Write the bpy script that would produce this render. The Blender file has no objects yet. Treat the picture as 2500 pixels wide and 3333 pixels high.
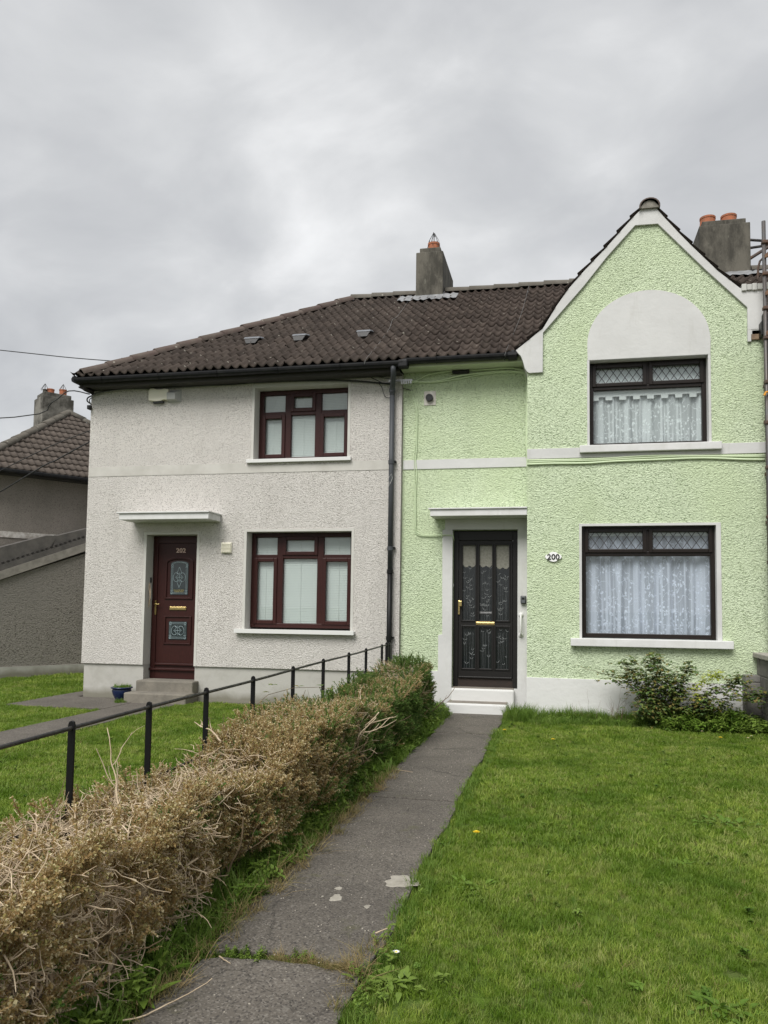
import bpy, bmesh, math, random
import numpy as np
from mathutils import Vector, Matrix
from mathutils.geometry import tessellate_polygon
random.seed(7); rng = np.random.default_rng(7)
D = bpy.data; SC = bpy.context.scene; COL = SC.collection

# ------------------------------------------------------------------ camera, sky, sun, exposure
cam = D.cameras.new('camera'); co = D.objects.new('camera', cam); COL.objects.link(co); SC.camera = co
R_ = Vector((0.97974, 0.19992, 0.01194)); U_ = Vector((0.00115, -0.06525, 0.99787)); F_ = Vector((-0.20027, 0.97764, 0.06416))
m = Matrix((R_, U_, -F_)).transposed().to_4x4(); m.translation = Vector((0, 0, 1.42)); co.matrix_world = m
cam.sensor_fit = 'HORIZONTAL'; cam.sensor_width = 36; cam.lens = 36 * 2503 / 2500
cam.shift_x = -68 / 2500; cam.shift_y = 146.5 / 2500; cam.clip_start = 0.05; cam.clip_end = 2000

SUN_EL, SUN_AZ = math.radians(50), math.radians(196)     # azimuth from +Y, clockwise
w = D.worlds.new('World'); SC.world = w; w.use_nodes = True
nt = w.node_tree; nt.nodes.clear()
def N(t, k, **a):
    n = t.nodes.new(k)
    for q, v in a.items():
        if q.startswith('i_'): n.inputs[q[2:].replace('_', ' ')].default_value = v
        else: setattr(n, q, v)
    return n
def ramp(t, fac, stops, interp='LINEAR'):
    r = t.nodes.new('ShaderNodeValToRGB'); r.color_ramp.interpolation = interp
    e = r.color_ramp.elements
    while len(e) < len(stops): e.new(0.5)
    for k, (p, c) in enumerate(stops):
        e[k].position = p; e[k].color = (*(c if hasattr(c, '__len__') else (c, c, c)), 1)
    t.links.new(fac, r.inputs[0]); return r.outputs[0]
def math_(t, op, a, b=None, clamp=False):
    n = t.nodes.new('ShaderNodeMath'); n.operation = op; n.use_clamp = clamp
    for i, v in enumerate((a, b)):
        if v is None: continue
        if isinstance(v, (int, float)): n.inputs[i].default_value = v
        else: t.links.new(v, n.inputs[i])
    return n.outputs[0]
def mixc(t, fac, a, b, mode='MIX'):
    n = t.nodes.new('ShaderNodeMix'); n.data_type = 'RGBA'; n.blend_type = mode
    for s, v in ((n.inputs[0], fac), (n.inputs[6], a), (n.inputs[7], b)):
        if isinstance(v, (int, float)): s.default_value = v
        elif isinstance(v, tuple): s.default_value = (*v, 1)
        else: t.links.new(v, s)
    return n.outputs[2]

sky = N(nt, 'ShaderNodeTexSky', sky_type='NISHITA', sun_disc=False, sun_elevation=SUN_EL, sun_rotation=SUN_AZ)
bg1 = N(nt, 'ShaderNodeBackground'); bg1.inputs[1].default_value = 0.07; nt.links.new(sky.outputs[0], bg1.inputs[0])
tc = N(nt, 'ShaderNodeTexCoord'); sx = N(nt, 'ShaderNodeSeparateXYZ'); nt.links.new(tc.outputs['Generated'], sx.inputs[0])
den = math_(nt, 'ADD', math_(nt, 'MAXIMUM', sx.outputs[2], 0.0), 0.42)
cx_ = N(nt, 'ShaderNodeCombineXYZ')
nt.links.new(math_(nt, 'DIVIDE', sx.outputs[0], den), cx_.inputs[0]); nt.links.new(math_(nt, 'DIVIDE', sx.outputs[1], den), cx_.inputs[1])
mp = N(nt, 'ShaderNodeMapping'); mp.inputs['Rotation'].default_value = (0, 0, 0.5); mp.inputs['Scale'].default_value = (1.0, 1.35, 1)
mp.inputs['Location'].default_value = (3.1, 1.7, 0)
nt.links.new(cx_.outputs[0], mp.inputs[0])
n1 = N(nt, 'ShaderNodeTexNoise', i_Scale=1.6, i_Detail=4.0, i_Roughness=0.5, i_Distortion=0.5); nt.links.new(mp.outputs[0], n1.inputs[0])
n2 = N(nt, 'ShaderNodeTexNoise', i_Scale=4.2, i_Detail=6.0, i_Roughness=0.52, i_Distortion=0.35); nt.links.new(mp.outputs[0], n2.inputs[0])
cl = math_(nt, 'ADD', math_(nt, 'MULTIPLY', n1.outputs[0], 0.5), math_(nt, 'MULTIPLY', n2.outputs[0], 0.5))
cc = ramp(nt, cl, [(0.34, (0.49, 0.50, 0.515)), (0.46, (0.57, 0.578, 0.59)), (0.54, (0.65, 0.657, 0.665)), (0.62, (0.77, 0.775, 0.78)), (0.70, (0.90, 0.905, 0.91))])
bg2 = N(nt, 'ShaderNodeBackground'); bg2.inputs[1].default_value = 0.44; nt.links.new(cc, bg2.inputs[0])
ms = N(nt, 'ShaderNodeMixShader'); ms.inputs[0].default_value = 0.95
nt.links.new(bg1.outputs[0], ms.inputs[1]); nt.links.new(bg2.outputs[0], ms.inputs[2])
wo = N(nt, 'ShaderNodeOutputWorld'); nt.links.new(ms.outputs[0], wo.inputs[0])

sl = D.lights.new('sun', 'SUN'); sl.energy = 1.5; sl.angle = math.radians(34); sl.color = (1, 0.975, 0.94)
so = D.objects.new('sun', sl); COL.objects.link(so)
sd = Vector((math.sin(SUN_AZ) * math.cos(SUN_EL), math.cos(SUN_AZ) * math.cos(SUN_EL), math.sin(SUN_EL)))
so.rotation_euler = sd.to_track_quat('Z', 'Y').to_euler(); so.location = sd * 30
vs = SC.view_settings; vs.view_transform = 'Standard'; vs.look = 'None'; vs.gamma = 1; vs.exposure = 1.3; vs.use_curve_mapping = False

# ------------------------------------------------------------------ materials
MATS = {}
def mat(name, base, rough=0.8, var=None, vscale=3.0, bump=0.0, bscale=40.0, bdist=0.01, metal=0.0, spec=0.4, stretch=(1, 1, 1),
        objvar=0.0, extra=None, detail=5.0, ds=0.0):
    """principled: base colour varied by noise towards var, by the object, and roughened by a noise bump"""
    if name in MATS: return MATS[name]
    M = D.materials.new(name); M.use_nodes = True; t = M.node_tree; b = t.nodes['Principled BSDF']
    b.inputs['Roughness'].default_value = rough; b.inputs['Metallic'].default_value = metal; b.inputs['Specular IOR Level'].default_value = spec
    g = N(t, 'ShaderNodeNewGeometry'); mp = N(t, 'ShaderNodeMapping'); mp.inputs['Scale'].default_value = stretch
    t.links.new(g.outputs['Position'], mp.inputs[0]); pos = mp.outputs[0]
    c = None
    if var is not None:
        n = N(t, 'ShaderNodeTexNoise', i_Scale=vscale, i_Detail=detail, i_Roughness=0.6); t.links.new(pos, n.inputs[0])
        c = mixc(t, ramp(t, n.outputs[0], [(0.35, 0.0), (0.68, 1.0)]), base, var)
    if objvar:
        oi = N(t, 'ShaderNodeObjectInfo'); h = N(t, 'ShaderNodeHueSaturation')
        t.links.new(math_(t, 'ADD', math_(t, 'MULTIPLY', oi.outputs['Random'], 2 * objvar), 1 - objvar), h.inputs['Value'])
        if c is None: h.inputs['Color'].default_value = (*base, 1)
        else: t.links.new(c, h.inputs['Color'])
        c = h.outputs[0]
    if extra: c = extra(t, pos, c if c is not None else base)
    if c is None: b.inputs['Base Color'].default_value = (*base, 1)
    else: t.links.new(c, b.inputs['Base Color'])
    if bump:
        n = N(t, 'ShaderNodeTexNoise', i_Scale=bscale, i_Detail=3.0, i_Roughness=0.6, i_Distortion=ds); t.links.new(pos, n.inputs[0])
        bp = N(t, 'ShaderNodeBump'); bp.inputs['Strength'].default_value = bump; bp.inputs['Distance'].default_value = bdist
        t.links.new(n.outputs[0], bp.inputs['Height']); t.links.new(bp.outputs[0], b.inputs['Normal'])
    MATS[name] = M; return M

def roughcast(name, base, dark, scale, dist, strength=1.0, patch=None, speck=0.25):
    """wet dash render: creased lumps a few centimetres across, crease shade painted into the hollows"""
    M = D.materials.new(name); M.use_nodes = True; t = M.node_tree; b = t.nodes['Principled BSDF']
    b.inputs['Roughness'].default_value = 0.92; b.inputs['Specular IOR Level'].default_value = 0.2
    g = N(t, 'ShaderNodeNewGeometry'); mp = N(t, 'ShaderNodeMapping'); mp.inputs['Scale'].default_value = (1, 1, 1.35)
    t.links.new(g.outputs['Position'], mp.inputs[0])
    a = N(t, 'ShaderNodeTexNoise', i_Scale=scale, i_Detail=4.0, i_Roughness=0.66, i_Distortion=0.9); t.links.new(mp.outputs[0], a.inputs[0])
    v = N(t, 'ShaderNodeTexVoronoi', feature='SMOOTH_F1', i_Scale=scale * 1.3, i_Smoothness=0.5)
    dn = N(t, 'ShaderNodeTexNoise', i_Scale=scale * 0.8, i_Detail=2.0); t.links.new(mp.outputs[0], dn.inputs[0])
    va = N(t, 'ShaderNodeVectorMath', operation='MULTIPLY_ADD'); va.inputs[1].default_value = (0.05, 0.05, 0.05)
    t.links.new(dn.outputs[1], va.inputs[0]); t.links.new(mp.outputs[0], va.inputs[2]); t.links.new(va.outputs[0], v.inputs[0])
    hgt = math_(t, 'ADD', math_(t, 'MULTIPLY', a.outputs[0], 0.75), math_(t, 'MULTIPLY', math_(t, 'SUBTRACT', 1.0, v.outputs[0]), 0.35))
    cav = ramp(t, hgt, [(0.44, dark), (0.512, base)])  # shade of the creases put into the colour: hollows darker than lumps
    big = N(t, 'ShaderNodeTexNoise', i_Scale=0.9, i_Detail=5.0, i_Roughness=0.55); t.links.new(g.outputs['Position'], big.inputs[0])
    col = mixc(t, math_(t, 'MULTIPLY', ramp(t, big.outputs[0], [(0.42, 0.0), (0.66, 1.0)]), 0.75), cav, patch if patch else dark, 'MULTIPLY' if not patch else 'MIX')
    sm = N(t, 'ShaderNodeMapping'); sm.inputs['Scale'].default_value = (3.2, 3.2, 0.35); t.links.new(g.outputs['Position'], sm.inputs[0])
    sn = N(t, 'ShaderNodeTexNoise', i_Scale=1.0, i_Detail=5.0, i_Roughness=0.6); t.links.new(sm.outputs[0], sn.inputs[0])
    col = mixc(t, math_(t, 'MULTIPLY', ramp(t, sn.outputs[0], [(0.50, 0.0), (0.72, 1.0)]), 0.22), col, dark)      # rain streaks
    t.links.new(col, b.inputs['Base Color'])
    bp = N(t, 'ShaderNodeBump'); bp.inputs['Strength'].default_value = strength; bp.inputs['Distance'].default_value = dist
    t.links.new(hgt, bp.inputs['Height']); t.links.new(bp.outputs[0], b.inputs['Normal'])
    MATS[name] = M; return M

def mixpatch(c, k): return tuple(min(1, x * y) for x, y in zip(c, k))
GREEN = (0.745, 0.855, 0.60); GREY = (0.83, 0.795, 0.745)
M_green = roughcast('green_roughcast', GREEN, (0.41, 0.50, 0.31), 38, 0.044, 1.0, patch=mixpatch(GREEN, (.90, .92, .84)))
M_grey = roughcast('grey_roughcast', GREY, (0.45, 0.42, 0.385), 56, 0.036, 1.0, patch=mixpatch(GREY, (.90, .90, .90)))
M_dash = roughcast('dark_pebbledash', (0.27, 0.25, 0.22), (0.12, 0.11, 0.095), 30, 0.03, 1.0, patch=(0.24, 0.225, 0.20))
M_dash2 = roughcast('brown_pebbledash', (0.27, 0.245, 0.215), (0.15, 0.135, 0.115), 55, 0.010, 1.0, patch=(0.20, 0.18, 0.155))
M_pink = roughcast('pinkish_pebbledash', (0.30, 0.26, 0.24), (0.15, 0.13, 0.12), 60, 0.010, 1.0, patch=(0.26, 0.23, 0.21))
def grime(t, pos, c):
    m1 = N(t, 'ShaderNodeMapping'); m1.inputs['Scale'].default_value = (7, 7, 1.6); t.links.new(pos, m1.inputs[0])
    n = N(t, 'ShaderNodeTexNoise', i_Scale=1.0, i_Detail=8.0, i_Roughness=0.72); t.links.new(m1.outputs[0], n.inputs[0])
    return mixc(t, ramp(t, n.outputs[0], [(0.56, 0.0), (0.76, 0.38)]), c, (0.36, 0.35, 0.30))
M_white = mat('white_painted_render', (0.60, 0.60, 0.585), 0.75, var=(0.53, 0.53, 0.515), vscale=1.6, bump=0.35, bscale=9, bdist=0.012, extra=lambda t, p, c: grime(t, p, c))
def stains(t, pos, c):
    n = N(t, 'ShaderNodeTexNoise', i_Scale=2.2, i_Detail=7.0, i_Roughness=0.7); t.links.new(pos, n.inputs[0])
    return mixc(t, ramp(t, n.outputs[0], [(0.56, 0.0), (0.72, 0.8)]), c, (0.46, 0.445, 0.39))
M_whiteold = mat('weathered_white_render', (0.65, 0.65, 0.63), 0.8, bump=0.4, bscale=12, bdist=0.012, extra=stains)
M_whitesill = mat('white_sill_paint', (0.66, 0.66, 0.65), 0.6, var=(0.58, 0.58, 0.56), vscale=6, bump=0.2, bscale=25, bdist=0.005, extra=lambda t, p, c: grime(t, p, c))
def cemstain(t, pos, c):
    n = N(t, 'ShaderNodeTexNoise', i_Scale=1.7, i_Detail=8.0, i_Roughness=0.68); t.links.new(pos, n.inputs[0])
    c = mixc(t, ramp(t, n.outputs[0], [(0.48, 0.0), (0.70, 0.75)]), c, (0.27, 0.26, 0.225))
    s = N(t, 'ShaderNodeSeparateXYZ'); t.links.new(pos, s.inputs[0])        # splash-back dirt of the lowest course
    n3 = N(t, 'ShaderNodeTexNoise', i_Scale=5.0, i_Detail=5.0); t.links.new(pos, n3.inputs[0])
    k = math_(t, 'SUBTRACT', math_(t, 'ADD', 0.10, math_(t, 'MULTIPLY', n3.outputs[0], 0.14)), s.outputs[2])
    return mixc(t, math_(t, 'MULTIPLY', k, 9.0, True), c, (0.20, 0.19, 0.15))
M_cement = mat('smooth_cement_render', (0.42, 0.41, 0.375), 0.85, bump=0.2, bscale=14, bdist=0.006, extra=cemstain)
M_band = mat('smooth_grey_band', (0.53, 0.515, 0.475), 0.85, var=(0.43, 0.415, 0.375), vscale=3.5, bump=0.12, bscale=20, bdist=0.004)
M_reveal = mat('smooth_grey_reveal', (0.56, 0.55, 0.51), 0.85, var=(0.50, 0.49, 0.45), vscale=4)
def wood(name, a, b_, rough=0.35):
    return mat(name, a, rough, var=b_, vscale=30, stretch=(9, 9, 0.5), spec=0.28, detail=3)
M_mahog = wood('mahogany_frame', (0.042, 0.0105, 0.0085), (0.024, 0.0072, 0.006), 0.42)
M_brown = wood('dark_brown_frame', (0.018, 0.012, 0.0095), (0.010, 0.0078, 0.0065))
M_door = wood('black_brown_door_paint', (0.017, 0.0155, 0.0145), (0.012, 0.011, 0.0105), 0.42)
M_kick = mat('bare_brown_weatherboard', (0.035, 0.022, 0.016), 0.6, var=(0.018, 0.014, 0.012), vscale=8, stretch=(2, 2, 10))
M_brass = mat('brass', (0.62, 0.47, 0.20), 0.25, metal=1.0, var=(0.50, 0.38, 0.17), vscale=12)
M_black = mat('black_gloss_paint', (0.006, 0.006, 0.0065), 0.45, spec=0.25, bump=0.15, bscale=60, bdist=0.002)
M_blackp = mat('black_plastic_gutter', (0.009, 0.0095, 0.011), 0.45, spec=0.2, var=(0.018, 0.018, 0.018), vscale=9)
M_rail = mat('weathered_black_rail', (0.014, 0.014, 0.015), 0.45, spec=0.3, var=(0.06, 0.055, 0.05), vscale=25)
M_pipegrey = mat('grey_pipe_paint', (0.062, 0.067, 0.075), 0.5, spec=0.25, var=(0.055, 0.058, 0.062), vscale=6)
M_soffitg = mat('pale_green_paint', (0.50, 0.55, 0.40), 0.6, var=(0.44, 0.48, 0.35), vscale=4)
M_cabg = mat('green_painted_cable', (0.58, 0.68, 0.45), 0.6)
M_cabk = mat('black_cable', (0.02, 0.02, 0.02), 0.5)
M_cabw = mat('grey_cable', (0.16, 0.16, 0.155), 0.5)
M_lead = mat('lead_flashing', (0.20, 0.205, 0.21), 0.6, var=(0.32, 0.325, 0.33), vscale=7, metal=0.3, bump=0.6, bscale=14, bdist=0.02)
def soot(t, pos, c):
    n = N(t, 'ShaderNodeTexNoise', i_Scale=2.4, i_Detail=8.0, i_Roughness=0.72); t.links.new(pos, n.inputs[0])
    c = mixc(t, ramp(t, n.outputs[0], [(0.42, 0.0), (0.60, 0.9)]), c, (0.045, 0.042, 0.034))
    n = N(t, 'ShaderNodeTexNoise', i_Scale=11, i_Detail=5.0, i_Roughness=0.7); t.links.new(pos, n.inputs[0])
    return mixc(t, ramp(t, n.outputs[0], [(0.60, 0.0), (0.68, 0.5)]), c, (0.19, 0.185, 0.15))
M_chim = mat('sooty_cement_chimney', (0.130, 0.120, 0.098), 0.95, stretch=(1.6, 1.6, .6), extra=soot, bump=0.4, bscale=25, bdist=0.008)
M_chim2 = mat('pale_cement_chimney', (0.20, 0.19, 0.165), 0.95, extra=soot, bump=0.4, bscale=20, bdist=0.008)
M_terra = mat('terracotta', (0.40, 0.13, 0.06), 0.8, var=(0.27, 0.11, 0.06), vscale=12, bump=0.2)
def lichen(t, pos, c):
    n = N(t, 'ShaderNodeTexNoise', i_Scale=16, i_Detail=6.0, i_Roughness=0.7); t.links.new(pos, n.inputs[0])
    c = mixc(t, ramp(t, n.outputs[0], [(0.55, 0.0), (0.70, 0.5)]), c, (0.11, 0.098, 0.078))
    v = N(t, 'ShaderNodeTexVoronoi', i_Scale=5.5); t.links.new(pos, v.inputs[0])
    return mixc(t, ramp(t, v.outputs[0], [(0.06, 0.8), (0.11, 0.0)]), c, (0.34, 0.32, 0.27))
M_tile = mat('brown_concrete_tile', (0.052, 0.040, 0.034), 0.92, spec=0.2, var=(0.070, 0.055, 0.046), vscale=3, bump=0.4, bscale=60, bdist=0.006, objvar=0.22, extra=lichen)
M_tile2 = mat('weathered_brown_tile', (0.072, 0.057, 0.048), 0.92, spec=0.2, var=(0.052, 0.042, 0.036), vscale=3, bump=0.4, bscale=60, bdist=0.006, objvar=0.22, extra=lichen)
M_ridge = mat('lichened_ridge_tile', (0.085, 0.060, 0.052), 0.9, bump=0.4, bscale=50, bdist=0.008, objvar=0.15, extra=lichen, var=(0.11, 0.09, 0.075), vscale=6)
M_ridged = mat('grey_lichened_ridge_tile', (0.10, 0.088, 0.072), 0.92, bump=0.5, bscale=45, bdist=0.01, objvar=0.1, extra=lichen, var=(0.14, 0.13, 0.11), vscale=5)
M_tileB = mat('far_roof_tile', (0.105, 0.085, 0.070), 0.9, bump=0.3, bscale=40, bdist=0.01, objvar=0.08, var=(0.088, 0.072, 0.06), vscale=5)
M_deck = mat('roof_underlay', (0.02, 0.018, 0.016), 0.95)
M_soffd = mat('dark_soffit', (0.045, 0.042, 0.038), 0.8)
def conc_extra(t, pos, c):
    v = N(t, 'ShaderNodeTexVoronoi', i_Scale=135); t.links.new(pos, v.inputs[0])
    s = N(t, 'ShaderNodeSeparateColor'); t.links.new(v.outputs['Color'], s.inputs[0])
    c = mixc(t, ramp(t, s.outputs[0], [(0.62, 0.0), (1.0, 0.7)]), c, (0.24, 0.22, 0.19))
    c = mixc(t, ramp(t, s.outputs[1], [(0.72, 0.0), (0.96, 0.8)]), c, (0.035, 0.032, 0.030))
    n = N(t, 'ShaderNodeTexNoise', i_Scale=11, i_Detail=6.0, i_Roughness=0.7); t.links.new(pos, n.inputs[0])
    c = mixc(t, ramp(t, n.outputs[0], [(0.62, 0.0), (0.70, 0.55)]), c, (0.20, 0.185, 0.16))
    n = N(t, 'ShaderNodeTexNoise', i_Scale=1.3, i_Detail=4.0, i_Roughness=0.6); t.links.new(pos, n.inputs[0])
    c = mixc(t, ramp(t, n.outputs[0], [(0.35, 0.35), (0.62, 0.0)]), c, (0.05, 0.044, 0.037))
    q = N(t, 'ShaderNodeTexNoise', i_Scale=3.5, i_Detail=5.0, i_Roughness=0.6); t.links.new(pos, q.inputs[0])
    va = N(t, 'ShaderNodeVectorMath', operation='MULTIPLY_ADD'); va.inputs[1].default_value = (0.35, 0.35, 0.0); t.links.new(q.outputs[1], va.inputs[0]); t.links.new(pos, va.inputs[2])
    k = N(t, 'ShaderNodeTexVoronoi', feature='DISTANCE_TO_EDGE', i_Scale=0.5); t.links.new(va.outputs[0], k.inputs[0])
    c = mixc(t, ramp(t, k.outputs[0], [(0.0006, 0.5), (0.0028, 0.0)]), c, (0.022, 0.020, 0.016))        # hairline cracks
    mo = N(t, 'ShaderNodeTexNoise', i_Scale=4.0, i_Detail=7.0, i_Roughness=0.7); t.links.new(pos, mo.inputs[0])
    return mixc(t, ramp(t, mo.outputs[0], [(0.60, 0.0), (0.70, 0.5)]), c, (0.085, 0.085, 0.035))
M_path = mat('exposed_aggregate_concrete', (0.100, 0.089, 0.074), 0.92, var=(0.138, 0.122, 0.102), vscale=2.2, bump=0.7, bscale=130, bdist=0.004, extra=conc_extra)
M_step = mat('rough_concrete_step', (0.22, 0.20, 0.165), 0.95, var=(0.15, 0.138, 0.115), vscale=5, bump=0.6, bscale=50, bdist=0.01, extra=lambda t, p, c: lichen(t, p, c))
M_tread = mat('worn_grey_tread', (0.24, 0.215, 0.185), 0.9, var=(0.17, 0.15, 0.125), vscale=6, bump=0.4, bscale=60, bdist=0.006)
M_block = mat('grey_concrete_block', (0.18, 0.172, 0.158), 0.95, var=(0.12, 0.115, 0.105), vscale=4, bump=0.6, bscale=90, bdist=0.006, objvar=0.12)
M_mortar = mat('mortar', (0.18, 0.17, 0.155), 0.95, bump=0.3, bscale=60)
M_coping = mat('pale_concrete_coping', (0.36, 0.34, 0.30), 0.9, var=(0.28, 0.265, 0.235), vscale=5, bump=0.3, bscale=50)
M_patch = mat('pale_cement_splash', (0.36, 0.335, 0.285), 0.95, var=(0.26, 0.24, 0.20), vscale=22, bump=0.5, bscale=40)
M_soil = mat('earth', (0.045, 0.036, 0.025), 0.98, var=(0.07, 0.055, 0.035), vscale=9, bump=0.8, bscale=30, bdist=0.02)
M_lawnbase = mat('lawn_turf', (0.09, 0.15, 0.022), 1.0, spec=0.0, var=(0.10, 0.13, 0.04), vscale=7, bump=0.8, bscale=60, bdist=0.02)
M_far = mat('distant_ground', (0.07, 0.08, 0.04), 0.95, var=(0.10, 0.10, 0.08), vscale=0.2)
M_plastw = mat('cream_plastic', (0.80, 0.77, 0.64), 0.5)
M_plastw2 = mat('white_plastic', (0.66, 0.66, 0.64), 0.5)
M_bluepot = mat('blue_glaze', (0.006, 0.013, 0.05), 0.22, spec=0.5, var=(0.008, 0.02, 0.07), vscale=9)
M_potrim = mat('olive_glazed_rim', (0.12, 0.13, 0.05), 0.3)
M_blackrub = mat('black_plastic', (0.01, 0.01, 0.01), 0.4)
M_lettertan = mat('pinkish_door_numerals', (0.62, 0.45, 0.38), 0.5)
M_gold = mat('gold_lettering', (0.30, 0.26, 0.10), 0.5)
M_came = mat('grey_lead_came', (0.30, 0.38, 0.40), 0.5)
M_diam = mat('dark_lead_strip', (0.055, 0.055, 0.058), 0.5)
M_etch = mat('etched_glass_lines', (0.20, 0.21, 0.21), 0.5)
M_digit = mat('black_numerals', (0.012, 0.012, 0.012), 0.5)
M_rust = mat('rusty_steel', (0.12, 0.065, 0.04), 0.8, var=(0.08, 0.07, 0.065), vscale=14, bump=0.4)
M_galv = mat('galvanised_tube', (0.11, 0.11, 0.11), 0.5, metal=0.5, var=(0.12, 0.10, 0.09), vscale=9)
M_boards = mat('scaffold_timber', (0.20, 0.11, 0.06), 0.85, var=(0.11, 0.07, 0.05), vscale=8)
M_tarp = mat('blue_debris_net', (0.02, 0.035, 0.09), 0.7, var=(0.03, 0.04, 0.06), vscale=10)
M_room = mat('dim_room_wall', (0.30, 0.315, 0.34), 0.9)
M_blind = mat('closed_white_blind', (0.62, 0.64, 0.63), 0.6)
M_brick = mat('exposed_old_brick', (0.28, 0.20, 0.13), 0.95, var=(0.16, 0.11, 0.08), vscale=18, bump=0.6)
M_asb = mat('old_corrugated_sheet', (0.125, 0.115, 0.105), 0.9, var=(0.08, 0.075, 0.07), vscale=6)
M_verge = mat('weathered_verge_board', (0.30, 0.28, 0.245), 0.9, var=(0.20, 0.185, 0.16), vscale=7)
M_peel = mat('peeling_white_band', (0.62, 0.60, 0.56), 0.9, var=(0.33, 0.30, 0.26), vscale=14)

def glass(name, tint=(1, 1, 1), refl=1.0, rough=0.0):
    M = D.materials.new(name); M.use_nodes = True; t = M.node_tree; t.nodes.clear()
    tr = N(t, 'ShaderNodeBsdfTransparent'); tr.inputs[0].default_value = (*tint, 1)
    gl = N(t, 'ShaderNodeBsdfGlossy'); gl.inputs['Roughness'].default_value = rough; gl.inputs[0].default_value = (refl, refl, refl, 1)
    lw = N(t, 'ShaderNodeLayerWeight'); lw.inputs[0].default_value = 0.5
    frf = math_(t, 'ADD', 0.05, math_(t, 'MULTIPLY', 0.95, math_(t, 'POWER', lw.outputs['Facing'], 5.0)))      # thin sheet: same from both sides
    n = N(t, 'ShaderNodeTexNoise', i_Scale=2.0, i_Detail=1.0); bp = N(t, 'ShaderNodeBump'); bp.inputs['Strength'].default_value = 0.05; bp.inputs['Distance'].default_value = 0.02
    g = N(t, 'ShaderNodeNewGeometry'); t.links.new(g.outputs['Position'], n.inputs[0]); t.links.new(n.outputs[0], bp.inputs['Height'])
    t.links.new(bp.outputs[0], gl.inputs['Normal'])
    m_ = N(t, 'ShaderNodeMixShader'); t.links.new(frf, m_.inputs[0]); t.links.new(tr.outputs[0], m_.inputs[1]); t.links.new(gl.outputs[0], m_.inputs[2])
    o = N(t, 'ShaderNodeOutputMaterial'); t.links.new(m_.outputs[0], o.inputs[0]); return M
M_glass = glass('window_glass', (0.93, 0.955, 0.955))
M_glassg = glass('greenish_double_glazing', (0.92, 0.945, 0.935))
M_darkglass = mat('dark_patterned_glass', (0.012, 0.015, 0.016), 0.12, spec=0.6, bump=0.5, bscale=45, bdist=0.006, stretch=(1, 1, 0.12))
M_darkglass2 = mat('dark_door_glass', (0.022, 0.032, 0.034), 0.10, spec=0.6, bump=0.3, bscale=20, bdist=0.004)

def lace(name, tint, net=0.42):
    M = D.materials.new(name); M.use_nodes = True; t = M.node_tree; t.nodes.clear()
    uv = N(t, 'ShaderNodeUVMap'); uv.uv_map = 'UVMap'
    dn = N(t, 'ShaderNodeTexNoise', i_Scale=9.0, i_Detail=2.0); t.links.new(uv.outputs[0], dn.inputs[0])
    va = N(t, 'ShaderNodeVectorMath', operation='MULTIPLY_ADD'); va.inputs[1].default_value = (0.05, 0.05, 0.0)
    t.links.new(dn.outputs[1], va.inputs[0]); t.links.new(uv.outputs[0], va.inputs[2])
    v = N(t, 'ShaderNodeTexVoronoi', i_Scale=20.0); t.links.new(va.outputs[0], v.inputs[0])        # blossoms
    v2 = N(t, 'ShaderNodeTexVoronoi', feature='DISTANCE_TO_EDGE', i_Scale=42.0); t.links.new(va.outputs[0], v2.inputs[0])
    petals = math_(t, 'MULTIPLY', ramp(t, v.outputs[0], [(0.30, 1.0), (0.42, 0.0)]), ramp(t, v2.outputs[0], [(0.03, 0.15), (0.10, 1.0)]))
    cl_ = N(t, 'ShaderNodeTexNoise', i_Scale=5.5, i_Detail=2.0, i_Distortion=0.8); t.links.new(uv.outputs[0], cl_.inputs[0])
    s = N(t, 'ShaderNodeSeparateXYZ'); t.links.new(uv.outputs[0], s.inputs[0])
    low = ramp(t, s.outputs[1], [(0.0, 0.13), (0.45, 0.02), (1.0, 0.0)])
    where = ramp(t, math_(t, 'ADD', cl_.outputs[0], low), [(0.47, 0.0), (0.52, 1.0)])
    st = N(t, 'ShaderNodeTexNoise', i_Scale=6.0, i_Detail=1.0); t.links.new(va.outputs[0], st.inputs[0])
    stem = ramp(t, math_(t, 'ABSOLUTE', math_(t, 'SUBTRACT', st.outputs[0], 0.5)), [(0.004, 0.8), (0.012, 0.0)])
    fl = math_(t, 'MAXIMUM', math_(t, 'MULTIPLY', petals, where), stem)
    fm = N(t, 'ShaderNodeMapping'); fm.inputs['Scale'].default_value = (8.5, 0.25, 1); t.links.new(uv.outputs[0], fm.inputs[0])
    fn = N(t, 'ShaderNodeTexNoise', i_Scale=1.0, i_Detail=2.0, i_Roughness=0.6); t.links.new(fm.outputs[0], fn.inputs[0])
    fold = ramp(t, fn.outputs[0], [(0.47, 0.0), (0.53, 1.0)])      # where the net hangs double
    op = math_(t, 'ADD', net, math_(t, 'MULTIPLY', math_(t, 'MAXIMUM', fl, math_(t, 'MULTIPLY', fold, 0.5)), 1.0 - net), True)
    df = N(t, 'ShaderNodeBsdfDiffuse'); df.inputs[0].default_value = (*tint, 1)
    tl = N(t, 'ShaderNodeBsdfTranslucent'); tl.inputs[0].default_value = (*tint, 1)
    a = N(t, 'ShaderNodeMixShader'); a.inputs[0].default_value = 0.12; t.links.new(df.outputs[0], a.inputs[1]); t.links.new(tl.outputs[0], a.inputs[2])
    tr = N(t, 'ShaderNodeBsdfTransparent'); b = N(t, 'ShaderNodeMixShader')
    t.links.new(op, b.inputs[0]); t.links.new(tr.outputs[0], b.inputs[1]); t.links.new(a.outputs[0], b.inputs[2])
    o = N(t, 'ShaderNodeOutputMaterial'); t.links.new(b.outputs[0], o.inputs[0]); return M
M_lace = lace('white_floral_lace', (0.92, 0.93, 0.925), 0.50)
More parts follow.
